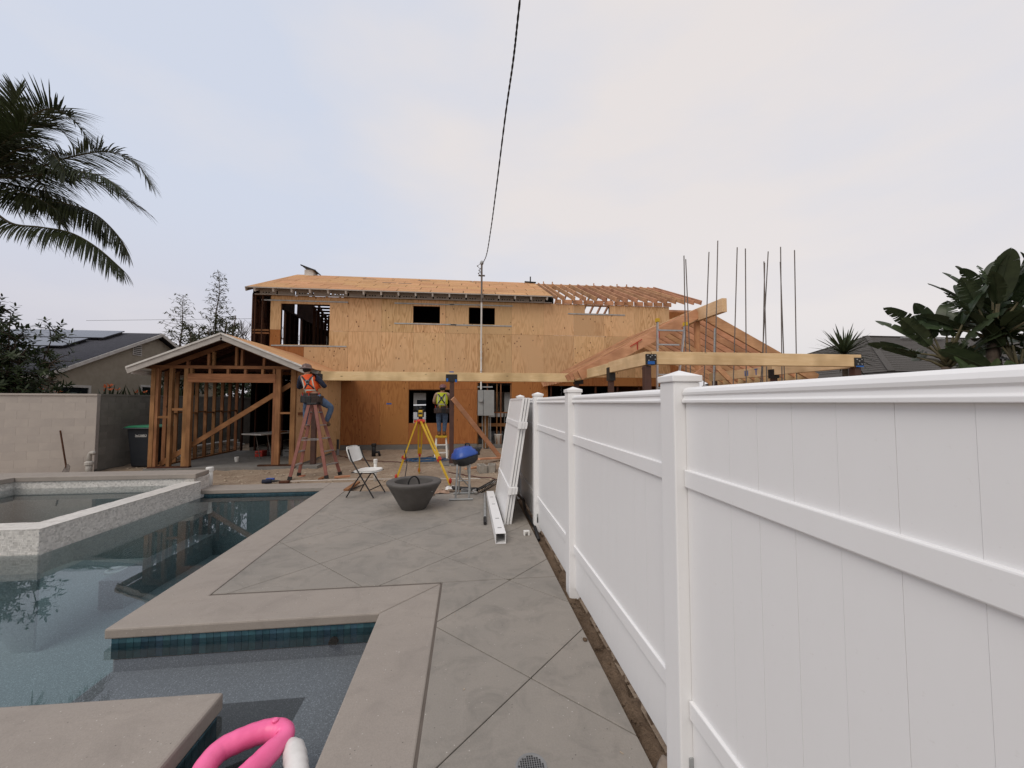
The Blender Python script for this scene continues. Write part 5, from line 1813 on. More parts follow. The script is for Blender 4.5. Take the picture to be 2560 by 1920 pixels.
rag(-.66, 7.32, .07, .05, 3, 'cloth', 'small scrap of tan cloth touching the fire bowl shadow')
tl = thing('power_drill', 'small black and blue power drill lying on the dirt at the far pool edge', 'drill', (-4.2, 9.05, -.05))
MB().tube([(-4.40, 9.02, .0), (-4.22, 9.05, .0)], .045, 10).build('motor_body', 'navy', tl, True)
MB().tube([(-4.22, 9.05, .0), (-4.12, 9.06, .0), (-4.05, 9.07, .0)], [.03, .022, .006], 8).build('chuck', 'black', tl)
MB().box(-4.38, -4.30, 9.06, 9.22, -.045, .02).build('grip', 'black', tl, bevel=.01)
MB().box(-4.42, -4.26, 9.20, 9.28, -.05, .03).build('battery', 'blue', tl, bevel=.008)
tag(MB().box(-4.06, -3.86, 9.0, 9.10, -.05, .0).build('hand_tool', 'lum_dark', bevel=.01), 'dark wooden hand tool on the dirt right of the drill', 'tool')

# aluminium ladder behind the fence
al = thing('extension_ladder', 'aluminium ladder with yellow tips leaning on the open gable roof frame', 'ladder', (5.1, 9.5, -.05))
def arail(p, q_):
    return MB().beam(p, q_, .03, .07, (0, 1, 0)).build('rail', 'alu', al)
arail((4.74, 9.35, -.05), (4.85, 9.4, 3.80))
arail((5.02, 9.35, -.05), (5.60, 9.4, 3.72))
for z, x0, x1 in ((3.56, 4.85, 5.52), (3.19, 4.84, 5.40), (2.82, 4.83, 5.34), (2.42, 4.82, 5.28), (2.08, 4.80, 5.22), (1.7, 4.79, 5.2), (1.3, 4.78, 5.14), (.9, 4.77, 5.1), (.5, 4.76, 5.06)):
    MB().beam((x0, 9.36, z), (x1, 9.36, z), .05, .035).build('rung', 'alu', al)
for x, z in ((4.85, 3.83), (5.61, 3.75)):
    MB().box(x - .04, x + .04, 9.35, 9.45, z - .05, z + .04).build('yellow_tip', 'yellow', al)
tag(MB().tube([(6.30, 9.45, -.05), (6.47, 9.45, 3.66)], .028, 8).build('steel_tube', 'galv'), 'galvanised tube standing upright under the ridge beam', 'tube')

# standing reinforcing rods
RODS = [((4.76, 8.0), (4.78, 8.0, 4.98), 'first rod from the left, standing against the ladder'), ((4.93, 8.0), (4.82, 8.0, 4.90), 'second rod from the left, crossing the first one'),
        ((5.02, 8.0), (5.38, 8.0, 5.09), 'rod leaning right, just left of the tallest rod'), ((5.30, 8.0), (5.60, 8.0, 5.36), 'tallest of the rods, rising past the ridge beam end'),
        ((5.72, 8.0), (6.07, 8.0, 5.23), 'rod leaning right, right of the tallest rod'), ((6.13, 8.0), (6.27, 8.0, 5.21), 'nearly plumb rod in the middle of the group'),
        ((6.68, 8.0), (6.72, 8.0, 4.93), 'short rod, left of the crossing pair'), ((6.50, 8.05), (6.78, 8.05, 4.92), 'short rod crossing behind its neighbour'),
        ((6.38, 8.1), (6.92, 8.1, 5.21), 'most tilted rod, crossing the short pair'), ((7.00, 8.0), (7.15, 8.0, 5.29), 'thick-looking doubled rod, second from the right'), ((7.38, 8.0), (7.50, 8.0, 5.23), 'last rod on the right, standing alone')]
for (x, y), top, lb in RODS:
    mb = MB().tube([(x, y, -.06), (x * .45 + top[0] * .55, y, 2.6), top], .0112, 6)
    tag(mb.build('reinforcing_rod', 'rod'), 'upright steel reinforcing bar: ' + lb, 'steel bar', 'steel bars standing beyond the fence')
tag(MB().tube([(7.17, 8.03, -.06), (7.155, 8.03, 4.95)], .0112, 6).build('reinforcing_rod', 'rod'), 'upright steel reinforcing bar lashed close beside the doubled one, slightly shorter', 'steel bar', 'steel bars standing beyond the fence')

# overhead service cable: two strands twisted together
cpts = [(.5, 14.28, 6.86), (.565, 12.0, 6.35), (.585, 10.0, 6.27), (.58, 8.0, 6.24), (.58, 6.0, 6.32), (.59, 5.0, 6.34), (.595, 4.4, 6.50), (.6, 3.0, 6.75), (.6, -3, 7.6), (.6, -14, 8.4)]
def spline(pts, n):
    out = []
    P_ = [Vector(p) for p in pts]
    for i in range(len(P_) - 1):
        p0, p1, p2, p3 = P_[max(i - 1, 0)], P_[i], P_[i + 1], P_[min(i + 2, len(P_) - 1)]
        for k in range(n):
            t = k / n
            out.append(.5 * ((2 * p1) + (p2 - p0) * t + (2 * p0 - 5 * p1 + 4 * p2 - p3) * t * t + (3 * p1 - p0 - 3 * p2 + p3) * t ** 3))
    return out + [P_[-1]]
cs_ = spline(cpts, 22)
sc_ = thing('service_cable', 'black twisted overhead power cable running from the roof mast over the camera', 'cable', (.6, 0, 7))
for s_ in (0, math.pi):
    pts = []
    for i, p in enumerate(cs_):
        a = i * 1.05 + s_
        pts.append(p + Vector((math.cos(a), 0, math.sin(a))) * .0055)
    MB().tube(pts, .0105, 6).build('strand', 'rubber', sc_, True)
tag(MB().tube([(-30, 34, 8.2), (-14, 30, 7.9)], .012, 5).build('utility_wire', 'rubber'), 'thin dark utility wire in the sky behind the background trees', 'wire')

# flamingo pink pool float
fl = thing('pool_float', 'pink inflatable pool float with a white piece floating on the shallow shelf', 'float', (-1.15, 2.1, -.1))
key = [(-1.19, 1.93, -.04), (-1.232, 2.06, -.04), (-1.222, 2.165, -.035), (-1.15, 2.22, -.03), (-1.06, 2.26, -.03), (-.985, 2.262, -.03), (-.935, 2.225, -.03), (-.945, 2.17, -.03), (-.985, 2.08, -.035), (-1.02, 2.0, -.035), (-1.045, 1.90, -.04), (-1.08, 1.83, -.04), (-1.14, 1.84, -.04)]
kk = [Vector(p) for p in key]
kk = spline(kk + [kk[0]], 6)[:-1]
rad = []
for p in kk:
    pinch = math.exp(-((p - Vector((-.94, 2.19, -.03))).length / .045) ** 2)
    rad.append((.052 - .010 * pinch) * (1 + .018 * math.sin(len(rad) * 1.9)))
MB().tube(kk, rad, 20, closed=True).build('ring', 'pink', fl, True)
MB().lathe([(.016, .0), (.016, .008), (.010, .012), (0, .012)], 12, (-1.0, 2.258, .021)).build('valve', 'pink', fl)
mb = MB()
wv = []
n1, n2 = 16, 20
path = spline([(-.925, 2.19, -.06), (-.875, 2.17, -.055), (-.83, 2.10, -.06), (-.79, 2.02, -.07), (-.75, 1.90, -.08)], 5)
rr7 = random.Random(4)
mb.tube(path, [(.026 + .026 * min(1, i / 7)) * (1 + .045 * math.sin(i * 2.3)) for i in range(len(path))], 16)
mb.build('white_wing', 'white_vin', fl, True)

# white car in the street seen through the house
car = thing('parked_car', 'white car parked in the street, seen through the lower window opening', 'car', (-3.35, 29.0, -.05), rotz=R(8), local=True)
body = MB()
sec = [(-2.2, .55), (-2.25, .95), (-1.3, 1.08), (-.75, 1.62), (1.5, 1.66), (2.15, 1.12), (2.22, .5)]
body.prism([(x, -.9, z) for x, z in sec] , (0, 1.8, 0))
body.build('body', 'car', car, bevel=.08, o=Z0)
MB().prism([(-1.15, -.91, 1.10), (-.68, -.91, 1.54), (.3, -.91, 1.56), (.3, -.91, 1.10)], (0, .02, 0)).build('side_window', 'glass', car, o=Z0)
MB().prism([(.38, -.91, 1.10), (.38, -.91, 1.56), (1.4, -.91, 1.57), (1.85, -.91, 1.12)], (0, .02, 0)).build('side_window', 'glass', car, o=Z0)
for x in (-1.4, 1.4):
    for y in (-.82, .82):
        w_ = MB().tube([(x, y - .11, .35), (x, y + .11, .35)], .35, 20).build('wheel', 'rubber', car, o=Z0)
        MB().tube([(x, y - .12, .35), (x, y + .12, .35)], .20, 12).build('rim', 'alu', w_, o=Z0)
# ---------------------------------------------------------------- people
def skin(name, joints, edges, m, parent, sub=2, root=None, extra=None):
    """one continuous skinned surface over a joint graph; joints: name -> (point, radius)"""
    ks = list(joints)
    o_ = org(parent)
    me = bpy.data.meshes.new(name)
    me.from_pydata([tuple(Vector(joints[k][0]) - o_) for k in ks], [(ks.index(a), ks.index(b)) for a, b in edges], [])
    ob = bpy.data.objects.new(name, me)
    COL.objects.link(ob)
    sk = ob.modifiers.new('skin', 'SKIN')
    sk.use_smooth_shade = True
    if not me.skin_vertices:
        pass
    ss = ob.modifiers.new('sub', 'SUBSURF')
    ss.levels = sub
    ss.render_levels = sub
    dat = me.skin_vertices[0].data
    for i, k in enumerate(ks):
        r_ = joints[k][1]
        dat[i].radius = r_ if isinstance(r_, tuple) else (r_, r_)
        dat[i].use_root = (k == root) if root else i == 0
    frz(ob)
    me2 = ob.data
    if extra and extra.v:
        b = len(me2.vertices)
        vs = [tuple(v.co) for v in me2.vertices] + [tuple(Vector(p) - o_) for p in extra.v]
        fs = [tuple(p.vertices) for p in me2.polygons] + [tuple(i + b for i in f) for f in extra.f]
        me3 = bpy.data.meshes.new(name)
        me3.from_pydata(vs, [], fs)
        ob.data = me3
        me2 = me3
    me2.polygons.foreach_set('use_smooth', [True] * len(me2.polygons))
    me2.materials.clear()
    me2.materials.append(MT[m])
    ob.parent = parent
    ORG[ob.name] = o_
    return ob

def person(label, J, look, vest, hat, shirt_m, long_sleeve, brim, seedn):
    t = thing('person', label, 'person', J['floor'])
    V = lambda k: Vector(J[k])
    ln = (V('head') - V('neck')).normalized()
    look = Vector(look).normalized()
    side = look.cross(Vector((0, 0, 1))).normalized()
    body = {'pelvis': (V('pelvis'), (.15, .11)), 'waist': (V('pelvis').lerp(V('chest'), .45), (.135, .10)), 'chest': (V('chest'), (.165, .115)),
            'neck0': (V('chest').lerp(V('neck'), .72), (.10, .075)), 'neck': (V('neck'), .056), 'jaw': (V('neck').lerp(V('head'), .55), (.068, .078)), 'head': (V('head'), (.078, .096)), 'crown': (V('head') + ln * .075, (.058, .070))}
    ed = [('pelvis', 'waist'), ('waist', 'chest'), ('chest', 'neck0'), ('neck0', 'neck'), ('neck', 'jaw'), ('jaw', 'head'), ('head', 'crown')]
    ex = MB()
    for s_ in 'LR':
        for a, r_ in (('sh', .066), ('el', .046), ('wr', .031), ('hp', .098), ('kn', .064), ('an', .044)):
            body[a + s_] = (V(a + s_), r_)
        hd_ = (V('wr' + s_) - V('el' + s_)).normalized()
        body['ua' + s_] = (V('sh' + s_).lerp(V('el' + s_), .4), .056)
        body['fa' + s_] = (V('el' + s_).lerp(V('wr' + s_), .3), .043)
        body['pm' + s_] = (V('wr' + s_) + hd_ * .075, (.042, .020))
        body['th' + s_] = (V('hp' + s_).lerp(V('kn' + s_), .45), .085)
        body['cf' + s_] = (V('kn' + s_).lerp(V('an' + s_), .32), .058)
        body['he' + s_] = (V('toe' + s_).lerp(V('an' + s_), .45) - Vector((0, 0, .02)), .042)
        body['toe' + s_] = (V('toe' + s_), (.042, .03))
        ed += [('neck0', 'sh' + s_), ('sh' + s_, 'ua' + s_), ('ua' + s_, 'el' + s_), ('el' + s_, 'fa' + s_), ('fa' + s_, 'wr' + s_), ('wr' + s_, 'pm' + s_), ('pelvis', 'hp' + s_), ('hp' + s_, 'th' + s_), ('th' + s_, 'kn' + s_), ('kn' + s_, 'cf' + s_), ('cf' + s_, 'an' + s_), ('an' + s_, 'he' + s_), ('he' + s_, 'toe' + s_)]
        # fingers, unequal and bent, rooted inside the palm; the thumb leaves its side
        pl_ = V('wr' + s_) + hd_ * .06
        ac = hd_.cross(Vector((0, 0, 1)))
        ac = ac.normalized() if ac.length > .1 else Vector((1, 0, 0))
        dn = hd_.cross(ac).normalized()
        if dn.z > 0: dn = -dn
        for q, (off, L_) in enumerate(((-.030, .072), (-.010, .082), (.010, .078), (.029, .062))):
            a = pl_ + ac * off
            ex.tube([a, a + hd_ * .035, a + hd_ * (.035 + L_ * .5) + dn * .012, a + hd_ * (.035 + L_ * .75) + dn * .042], [.0105, .0100, .0092, .0075], 6)
        a = V('wr' + s_) + hd_ * .025
        ex.tube([a, a - ac * .045 + hd_ * .025, a - ac * .058 + hd_ * .06 + dn * .012], [.012, .011, .008], 6)
    hc = V('head')
    ex.ball(hc + look * .098 - Vector((0, 0, .012)), .014, .014, .022, 8, 6)            # nose
    for s_ in (-1, 1):
        ex.ball(hc + side * .080 * s_ - Vector((0, 0, .008)), .014, .022, .032, 8, 6)   # ears
    b = skin('body', body, ed, 'skin', t, 2, 'pelvis', ex)
    f = MB()
    for s_ in (-1, 1):
        f.ball(hc + look * .086 + side * .032 * s_ + Vector((0, 0, .016)), .012, .012, .009, 8, 6)
    f.build('eyes', 'pvc', t, True)
    f = MB()
    f.ball(hc + look * .088 - Vector((0, 0, .052)), .018, .012, .006, 8, 6)
    f.build('mouth', 'red', t, True)
    f = MB()
    f.ball(hc - look * .018 + Vector((0, 0, .012)), .090, .105, .098, 14, 10, Matrix.Rotation(math.atan2(-look.x, look.y), 3, 'Z'))
    f.build('hair', 'hair', t, True)
    # trousers
    g = .016
    tr_ = {k: (body[k][0], tuple(x + g for x in body[k][1]) if isinstance(body[k][1], tuple) else body[k][1] + g) for k in ('pelvis', 'hpL', 'thL', 'knL', 'cfL', 'anL', 'hpR', 'thR', 'knR', 'cfR', 'anR')}
    te = [e for e in ed if e[0] in tr_ and e[1] in tr_]
    skin('trousers', tr_, te, 'denim', t, 2, 'pelvis')
    for s_ in 'LR':
        bt_ = {'a': (V('an' + s_) + Vector((0, 0, .06)), .060), 'b': (V('an' + s_) - Vector((0, 0, .01)), .060), 'c': body['he' + s_], 'd': (V('toe' + s_), (.052, .042))}
        bt_['c'] = (bt_['c'][0], .058)
        skin('boot', bt_, [('a', 'b'), ('b', 'c'), ('c', 'd')], 'boot', t, 2, 'b')
    # shirt
    ks = ['waist', 'chest', 'neck0', 'shL', 'uaL', 'elL', 'shR', 'uaR', 'elR'] + (['faL', 'wrL', 'faR', 'wrR'] if long_sleeve else [])
    sh_ = {k: (body[k][0], tuple(x + .014 for x in body[k][1]) if isinstance(body[k][1], tuple) else body[k][1] + .012) for k in ks}
    skin('shirt', sh_, [e for e in ed if e[0] in sh_ and e[1] in sh_], shirt_m, t, 2, 'chest')
    # vest with reflective bands
    up_ = (V('chest') - V('pelvis')).normalized()
    vk = {'w0': (V('pelvis').lerp(V('chest'), .16), (.160, .125)), 'w': (V('pelvis').lerp(V('chest'), .5), (.160, .125)), 'c': (V('chest'), (.192, .142)), 'n': (V('chest').lerp(V('neck'), .62), (.135, .102)),
          'sl': (V('chest').lerp(V('neck'), .66).lerp(V('shL'), .62), .082), 'sr': (V('chest').lerp(V('neck'), .66).lerp(V('shR'), .62), .082)}
    ve = skin('vest', vk, [('w0', 'w'), ('w', 'c'), ('c', 'n'), ('n', 'sl'), ('n', 'sr')], vest, t, 2, 'c')
    # straps hug the back of the vest: found by casting on to it
    from mathutils.bvhtree import BVHTree
    dg = bpy.context.evaluated_depsgraph_get()
    bvh = BVHTree.FromObject(ve, dg)
    o_ = org(t)
    def on_vest(u, v, face=-1, lift=.006):
        """u across the shoulders, v up the spine (0 waist .. 1 shoulder); face -1 the back"""
        p = V('pelvis').lerp(V('neck'), .10 + .84 * v) + side * u - o_
        hit = bvh.ray_cast(p + look * face * .6, -look * face)
        if hit[0] is None:
            return None
        return hit[0] + look * face * lift + o_
    def strap(name, uv, m, w_=.022, par=None, face=-1):
        pts = []
        for i in range(len(uv) - 1):
            for k in range(7):
                a = k / 6
                p = on_vest(uv[i][0] * (1 - a) + uv[i + 1][0] * a, uv[i][1] * (1 - a) + uv[i + 1][1] * a, face)
                if p is not None:
                    pts.append(p)
        mb = MB()
        for p, q in zip(pts[:-1], pts[1:]):
            if (q - p).length > .004:
                mb.beam(p, q, w_, .007, look * face)
        if mb.v:
            return mb.build(name, m, par or t)
    for s_ in (-1, 1):
        strap('reflective_band', [(.10 * s_, .08), (.10 * s_, .5), (.105 * s_, .93)], 'silver', .034, ve)
    strap('reflective_band', [(-.16, .24), (0, .24), (.16, .24)], 'silver', .034, ve)
    for s_ in (-1, 1):
        strap('harness_strap', [(.10 * s_, .95), (.02 * s_, .66), (-.10 * s_, .30), (-.13 * s_, .06)], 'strap', .036)
    dp = on_vest(0, .66, -1, .02)
    if dp is not None:
        MB().tube([dp + side * .035 * math.cos(a * math.pi / 6) + Vector((0, 0, .042 * math.sin(a * math.pi / 6))) for a in range(12)], .008, 6, closed=True).build('harness_ring', 'galv', t, True)
        MB().ball(dp + look * .012, .05, .025, .055, 10, 6).build('harness_pad', 'strap', t, True)
    # tool belt
    bc = V('pelvis') + up_ * .055
    mb = MB()
    n = 20
    for k in range(n):
        a0, a1 = 2 * math.pi * k / n, 2 * math.pi * (k + 1) / n
        p = bc + side * .180 * math.cos(a0) + look * .145 * math.sin(a0)
        q = bc + side * .180 * math.cos(a1) + look * .145 * math.sin(a1)
        mb.beam(p, q, .022, .075)
    be = mb.build('tool_belt', 'leather', t)
    rr_ = random.Random(seedn)
    for k, a in enumerate((-2.75, -2.25, -1.75, -1.2, -.65, -.2)):
        p = bc + side * .205 * math.cos(a) + look * .165 * math.sin(a) - Vector((0, 0, .10))
        m_ = Matrix.Translation(p) @ Matrix.Rotation(math.atan2((look * math.sin(a) + side * math.cos(a)).y, (look * math.sin(a) + side * math.cos(a)).x), 4, 'Z')
        h_ = rr_.uniform(.07, .13)
        q = MB().box(-.045, .045, -.065, .065, -h_, .08)
        tb_(q, m_).build('pouch', rr_.choice(['leather', 'leather', 'black']), be, bevel=.015)
        if k % 2 == 0:
            q = MB().tube([(0, 0, .05), (.01, 0, .16)], .012, 6)
            tb_(q, m_).build('tool_handle', rr_.choice(['red', 'lum_old_z', 'yellow']), be)
    # hard hat
    top = V('head') + ln * .055
    ax = look.cross(ln).normalized()
    rot = Matrix((side, look, ln)).transposed()
    mb = MB()
    pr_ = [(.0, .118), (.05, .112), (.09, .092), (.115, .055), (.122, .02), (.126, .0)]
    if brim == 'full':
        pr_ += [(.150, -.010), (.182, -.022), (.186, -.028), (.178, -.028), (.120, -.010)]
    else:
        pr_ += [(.132, -.004), (.134, -.012), (.120, -.010)]
    mb.lathe(pr_, 26, (0, 0, 0), .92, 1.10)
    if brim != 'full':
        mb.prism([(-.10, .09, -.006), (.10, .09, -.006), (.075, .20, -.020), (0, .225, -.022), (-.075, .20, -.020)], (0, 0, .008))
    mb.beam((0, -.10, .085), (0, .10, .085), .03, .055)
    M4 = Matrix.Translation(top) @ rot.to_4x4()
    tb_(mb, M4).build('hard_hat', hat, t, True)
    return t

p1 = {'floor': (-3.70, 9.80, 1.10), 'pelvis': (-3.70, 9.80, 1.835), 'chest': (-3.79, 9.83, 2.19), 'neck': (-3.86, 9.86, 2.385), 'head': (-3.885, 9.90, 2.50),
      'shL': (-4.00, 9.86, 2.31), 'elL': (-4.10, 9.98, 2.06), 'wrL': (-4.02, 10.20, 2.17), 'shR': (-3.63, 9.86, 2.31), 'elR': (-3.45, 9.90, 2.08), 'wrR': (-3.62, 10.10, 2.24),
      'hpL': (-3.80, 9.84, 1.79), 'knL': (-3.93, 10.02, 1.52), 'anL': (-3.90, 9.98, 1.13), 'toeL': (-3.93, 10.14, 1.07), 'hpR': (-3.58, 9.84, 1.79), 'knR': (-3.31, 9.96, 1.58), 'anR': (-3.43, 9.94, 1.22), 'toeR': (-3.39, 10.08, 1.16)}
person('worker in orange vest and brown hard hat astride the top of the tall ladder', p1, (-.15, 1, 0), 'orange', 'hat', 'navy', True, 'full', 3)
p2 = {'floor': (-.80, 12.5, .66), 'pelvis': (-.80, 12.45, 1.50), 'chest': (-.80, 12.44, 1.84), 'neck': (-.80, 12.46, 2.03), 'head': (-.79, 12.50, 2.14),
      'shL': (-.985, 12.45, 1.96), 'elL': (-1.06, 12.52, 1.70), 'wrL': (-.99, 12.72, 1.68), 'shR': (-.615, 12.45, 1.96), 'elR': (-.53, 12.58, 1.76), 'wrR': (-.52, 12.78, 1.92),
      'hpL': (-.895, 12.45, 1.44), 'knL': (-.90, 12.50, 1.08), 'anL': (-.88, 12.46, .75), 'toeL': (-.90, 12.60, .70), 'hpR': (-.705, 12.45, 1.44), 'knR': (-.71, 12.50, 1.08), 'anR': (-.73, 12.46, .75), 'toeR': (-.72, 12.60, .70)}
person('worker in lime yellow vest standing on the short step ladder behind the steel post', p2, (.1, 1, 0), 'lime', 'hat_b', 'cloth', False, 'cap', 8)
# ---------------------------------------------------------------- planting
def leaf_strip(mb, base, d, up, L, w, droop=.0, n=3, fold=.0, tip=.0):
    """narrow leaf as a bent strip; d direction, up face normal"""
    d, up = Vector(d).normalized(), Vector(up)
    s_ = d.cross(up)
    if s_.length < 1e-4:
        s_ = Vector((1, 0, 0))
    s_.normalize()
    vs, fs = [], []
    p = Vector(base)
    dd = d.copy()
    for i in range(n + 1):
        t = i / n
        ww = w * (math.sin(math.pi * min(1, .18 + .82 * t)) ** .7 if t < 1 else 0) + tip
        vs += [p - s_ * ww / 2, p + s_ * ww / 2]
        dd = (dd + Vector((0, 0, -droop / n))).normalized()
        p = p + dd * L / n
    for i in range(n):
        fs.append((2 * i, 2 * i + 1, 2 * i + 3, 2 * i + 2))
    mb.add(vs, fs)

# palm
def palm():
    px, py = -12.62, 11.3
    t = thing('palm_tree', 'tall feather-leaved palm at the upper left edge beyond the pale wall', 'palm tree', (px, py, -.06))
    zc = 7.35
    pts = [(px + .05 * math.sin(k * .7), py, -.1 + zc * k / 12) for k in range(13)]
    MB().tube(pts, [.20 - .006 * k for k in range(13)], 12).build('trunk', 'bark', t, True)
    MB().tube([(px, py, zc - .15), (px, py, zc + .55)], [.13, .05], 10).build('crown_shaft', 'palm_dry', t, True)
    rr_ = random.Random(12)
    paths = []
    for k in range(26):
        az = k * 2.399 + .3
        if math.cos(az) > .15 and math.sin(az) < .75:
            continue
        el = R([72, 55, 40, 22, 5, -12][k % 6] + rr_.uniform(-8, 8))
        if el < R(20) and math.cos(az) > -.6:
            continue
        L_, dr, n = rr_.uniform(3.2, 3.9), rr_.uniform(.75, 1.15), 34
        d = Vector((math.cos(az) * math.cos(el), math.sin(az) * math.cos(el), math.sin(el)))
        q = Vector((px, py, zc + .35)) + d * .12
        pts = [q.copy()]
        for i in range(n):
            d = (d + Vector((0, 0, -dr * (1.2 + 1.6 * i / n) / n))).normalized()
            q = q + d * L_ / n
            pts.append(q.copy())
        paths.append((pts, 0))
    # the fronds that reach into the picture, each along its own arch
    for ctrl, hang in ((((-12.55, 11.3, 7.7), (-11.80, 11.24, 8.88), (-11.12, 11.18, 9.42), (-10.58, 11.12, 9.30), (-10.13, 11.06, 8.89), (-9.83, 11.0, 8.43)), .0),
                       (((-12.55, 11.3, 7.63), (-11.73, 11.32, 7.73), (-11.19, 11.33, 8.0), (-10.49, 11.35, 8.32), (-9.73, 11.37, 8.50), (-9.07, 11.38, 8.28), (-8.69, 11.4, 7.75)), .35),
                       (((-12.5, 11.3, 7.53), (-11.37, 11.12, 7.55), (-10.28, 10.95, 7.66), (-9.35, 10.78, 7.5), (-8.75, 10.6, 7.1)), .5),
                       (((-12.5, 11.3, 7.2), (-11.49, 11.28, 6.98), (-10.59, 11.26, 6.95), (-9.86, 11.24, 6.71), (-9.31, 11.22, 6.21), (-9.01, 11.2, 5.75)), .9),
                       (((-12.5, 11.3, 6.9), (-11.77, 11.22, 6.35), (-11.01, 11.14, 6.24), (-10.24, 11.06, 6.1), (-9.53, 10.98, 5.71), (-8.82, 10.9, 5.10)), .9),
                       (((-12.56, 11.3, 7.9), (-12.25, 11.4, 9.0), (-12.18, 11.5, 9.6), (-12.22, 11.6, 10.1)), -.3),
                       (((-12.56, 11.3, 7.9), (-12.23, 11.42, 8.68), (-11.95, 11.54, 9.20), (-11.59, 11.66, 9.45), (-11.22, 11.78, 9.22), (-11.05, 11.9, 8.86)), -.1),
                       (((-12.54, 11.3, 7.7), (-11.68, 11.1, 8.18), (-10.88, 10.9, 8.21), (-10.3, 10.7, 7.84), (-9.9, 10.5, 7.33)), .3),
                       (((-12.5, 11.3, 7.5), (-11.8, 11.5, 7.45), (-11.1, 11.6, 7.35), (-10.4, 11.7, 7.0)), .6),
                       (((-12.5, 11.25, 7.4), (-11.7, 11.1, 7.2), (-11.0, 11.0, 6.95), (-10.4, 10.9, 6.6)), .6),
                       (((-12.5, 11.25, 7.7), (-11.9, 11.0, 8.2), (-11.3, 10.8, 8.5), (-10.8, 10.7, 8.4)), .1),
                       (((-12.5, 11.25, 7.6), (-11.7, 11.05, 7.8), (-10.9, 10.9, 7.75), (-10.1, 10.75, 7.35)), .4),
                       (((-12.5, 11.35, 7.3), (-11.7, 11.4, 7.2), (-10.9, 11.4, 7.1), (-10.2, 11.4, 6.75), (-9.7, 11.4, 6.2)), .8),
                       (((-12.5, 11.3, 7.8), (-12.1, 11.3, 8.5), (-11.6, 11.2, 8.95), (-11.0, 11.2, 8.95)), .0),
                       (((-12.5, 11.2, 7.7), (-12.2, 10.7, 8.3), (-11.7, 10.1, 8.3), (-11.2, 9.6, 7.8), (-10.9, 9.3, 7.1)), .3),
                       (((-12.5, 11.4, 7.6), (-11.9, 12.2, 8.3), (-11.2, 12.9, 8.4), (-10.4, 13.4, 7.9)), .2)):
        sp = spline([Vector(c) for c in ctrl], 12)
        L_ = sum((sp[i + 1] - sp[i]).length for i in range(len(sp) - 1))
        n = int(L_ / .095)
        pts, acc, j = [sp[0]], 0, 0
        for i in range(1, n + 1):                          # even spacing along the arch
            tgt = L_ * i / n
            while j < len(sp) - 1 and acc + (sp[j + 1] - sp[j]).length < tgt - 1e-6:
                acc += (sp[j + 1] - sp[j]).length
                j += 1
            if j < len(sp) - 1:
                pts.append(sp[j].lerp(sp[j + 1], (tgt - acc) / (sp[j + 1] - sp[j]).length))
        paths.append((pts, hang))
    for pts, hang in paths:
        n = len(pts) - 1
        st_, mb = MB(), MB()
        st_.tube(pts, [.028 * (1 - .9 * i / n) + .003 for i in range(n + 1)], 5)
        fr = st_.build('frond', 'palm_dry', t, True)
        for i in range(3, n + 1):
            f = i / n
            dv = (pts[i] - pts[i - 1]).normalized()
            sd_ = dv.cross(Vector((0, 0, 1)))
            if sd_.length < .05: sd_ = Vector((0, 1, 0))
            sd_.normalize()
            upn = sd_.cross(dv).normalized()
            if upn.z < 0: upn = -upn
            ll = (.32 + .56 * math.sin(math.pi * min(1, .14 + f * .76))) * rr_.uniform(.85, 1.12)
            for sub in (0, .34, .67):
                q = pts[i].lerp(pts[i - 1], sub)
                for s_ in (-1, 1):
                    up_k = .45 - hang * .9 + rr_.uniform(-.28, .28)
                    out = (sd_ * s_ * (.95 - .45 * f) + dv * (.38 + .85 * f * f) + upn * up_k).normalized()
                    leaf_strip(mb, q, out, upn, ll * rr_.uniform(.85, 1.1), .029, rr_.uniform(.25, .7) + hang * rr_.uniform(.3, 1.1), 4)
        mb.build('leaflets', 'palm', fr)
palm()

# broad-leaved tree at the left
def branch_tree(name, label, base, limbs, tips_per, leaf, m_leaf, seed, cat='tree', trunk_r=.09, group=None):
    rr_ = random.Random(seed)
    t = thing(name, label, cat, base, group=group)
    wood, cr = MB(), MB()
    b = Vector(base)
    nl = 0
    for top, r_ in limbs:
        top = Vector(top)
        mid = b.lerp(top, .5) + Vector((rr_.uniform(-.2, .2), rr_.uniform(-.2, .2), .15))
        sp = spline([b, mid, top], 5)
        wood.tube(sp, [trunk_r * (1 - .85 * i / (len(sp) - 1)) for i in range(len(sp))], 7)
        for k in range(tips_per):
            a = sp[rr_.randint(3, len(sp) - 1)]
            dv = Vector((rr_.gauss(0, 1), rr_.gauss(0, 1), rr_.gauss(.45, .7))).normalized()
            e = a + dv * r_ * rr_.uniform(.45, 1.1)
            wood.tube([a, a.lerp(e, .5) + Vector((0, 0, .04)), e], [.016, .011, .005], 4)
            leaf(cr, a.lerp(e, .5), e, dv, rr_)
    wood.build('trunk', 'bark', t, True)
    cr.build('crown', m_leaf, t)
    return t
def whorl(cr, a, e, dv, rr_):
    """upright tuft: leaves spiralling along the twig"""
    dv = (dv + Vector((0, 0, .8))).normalized()
    e2 = e + dv * rr_.uniform(.08, .28)
    s1 = dv.orthogonal().normalized()
    s2 = dv.cross(s1)
    n = rr_.randint(13, 20)
    for k in range(n):
        f = k / n
        q = a.lerp(e, f * 2) if f < .5 else e.lerp(e2, f * 2 - 1)
        an = k * 2.4
        o_ = s1 * math.cos(an) + s2 * math.sin(an)
        leaf_strip(cr, q, o_ * 1.0 + dv * (.15 + .7 * f), dv, rr_.uniform(.11, .18), rr_.uniform(.036, .054), rr_.uniform(.1, .6), 3)
bx, by = -12.05, 10.35
rq = random.Random(2)
limbs = []
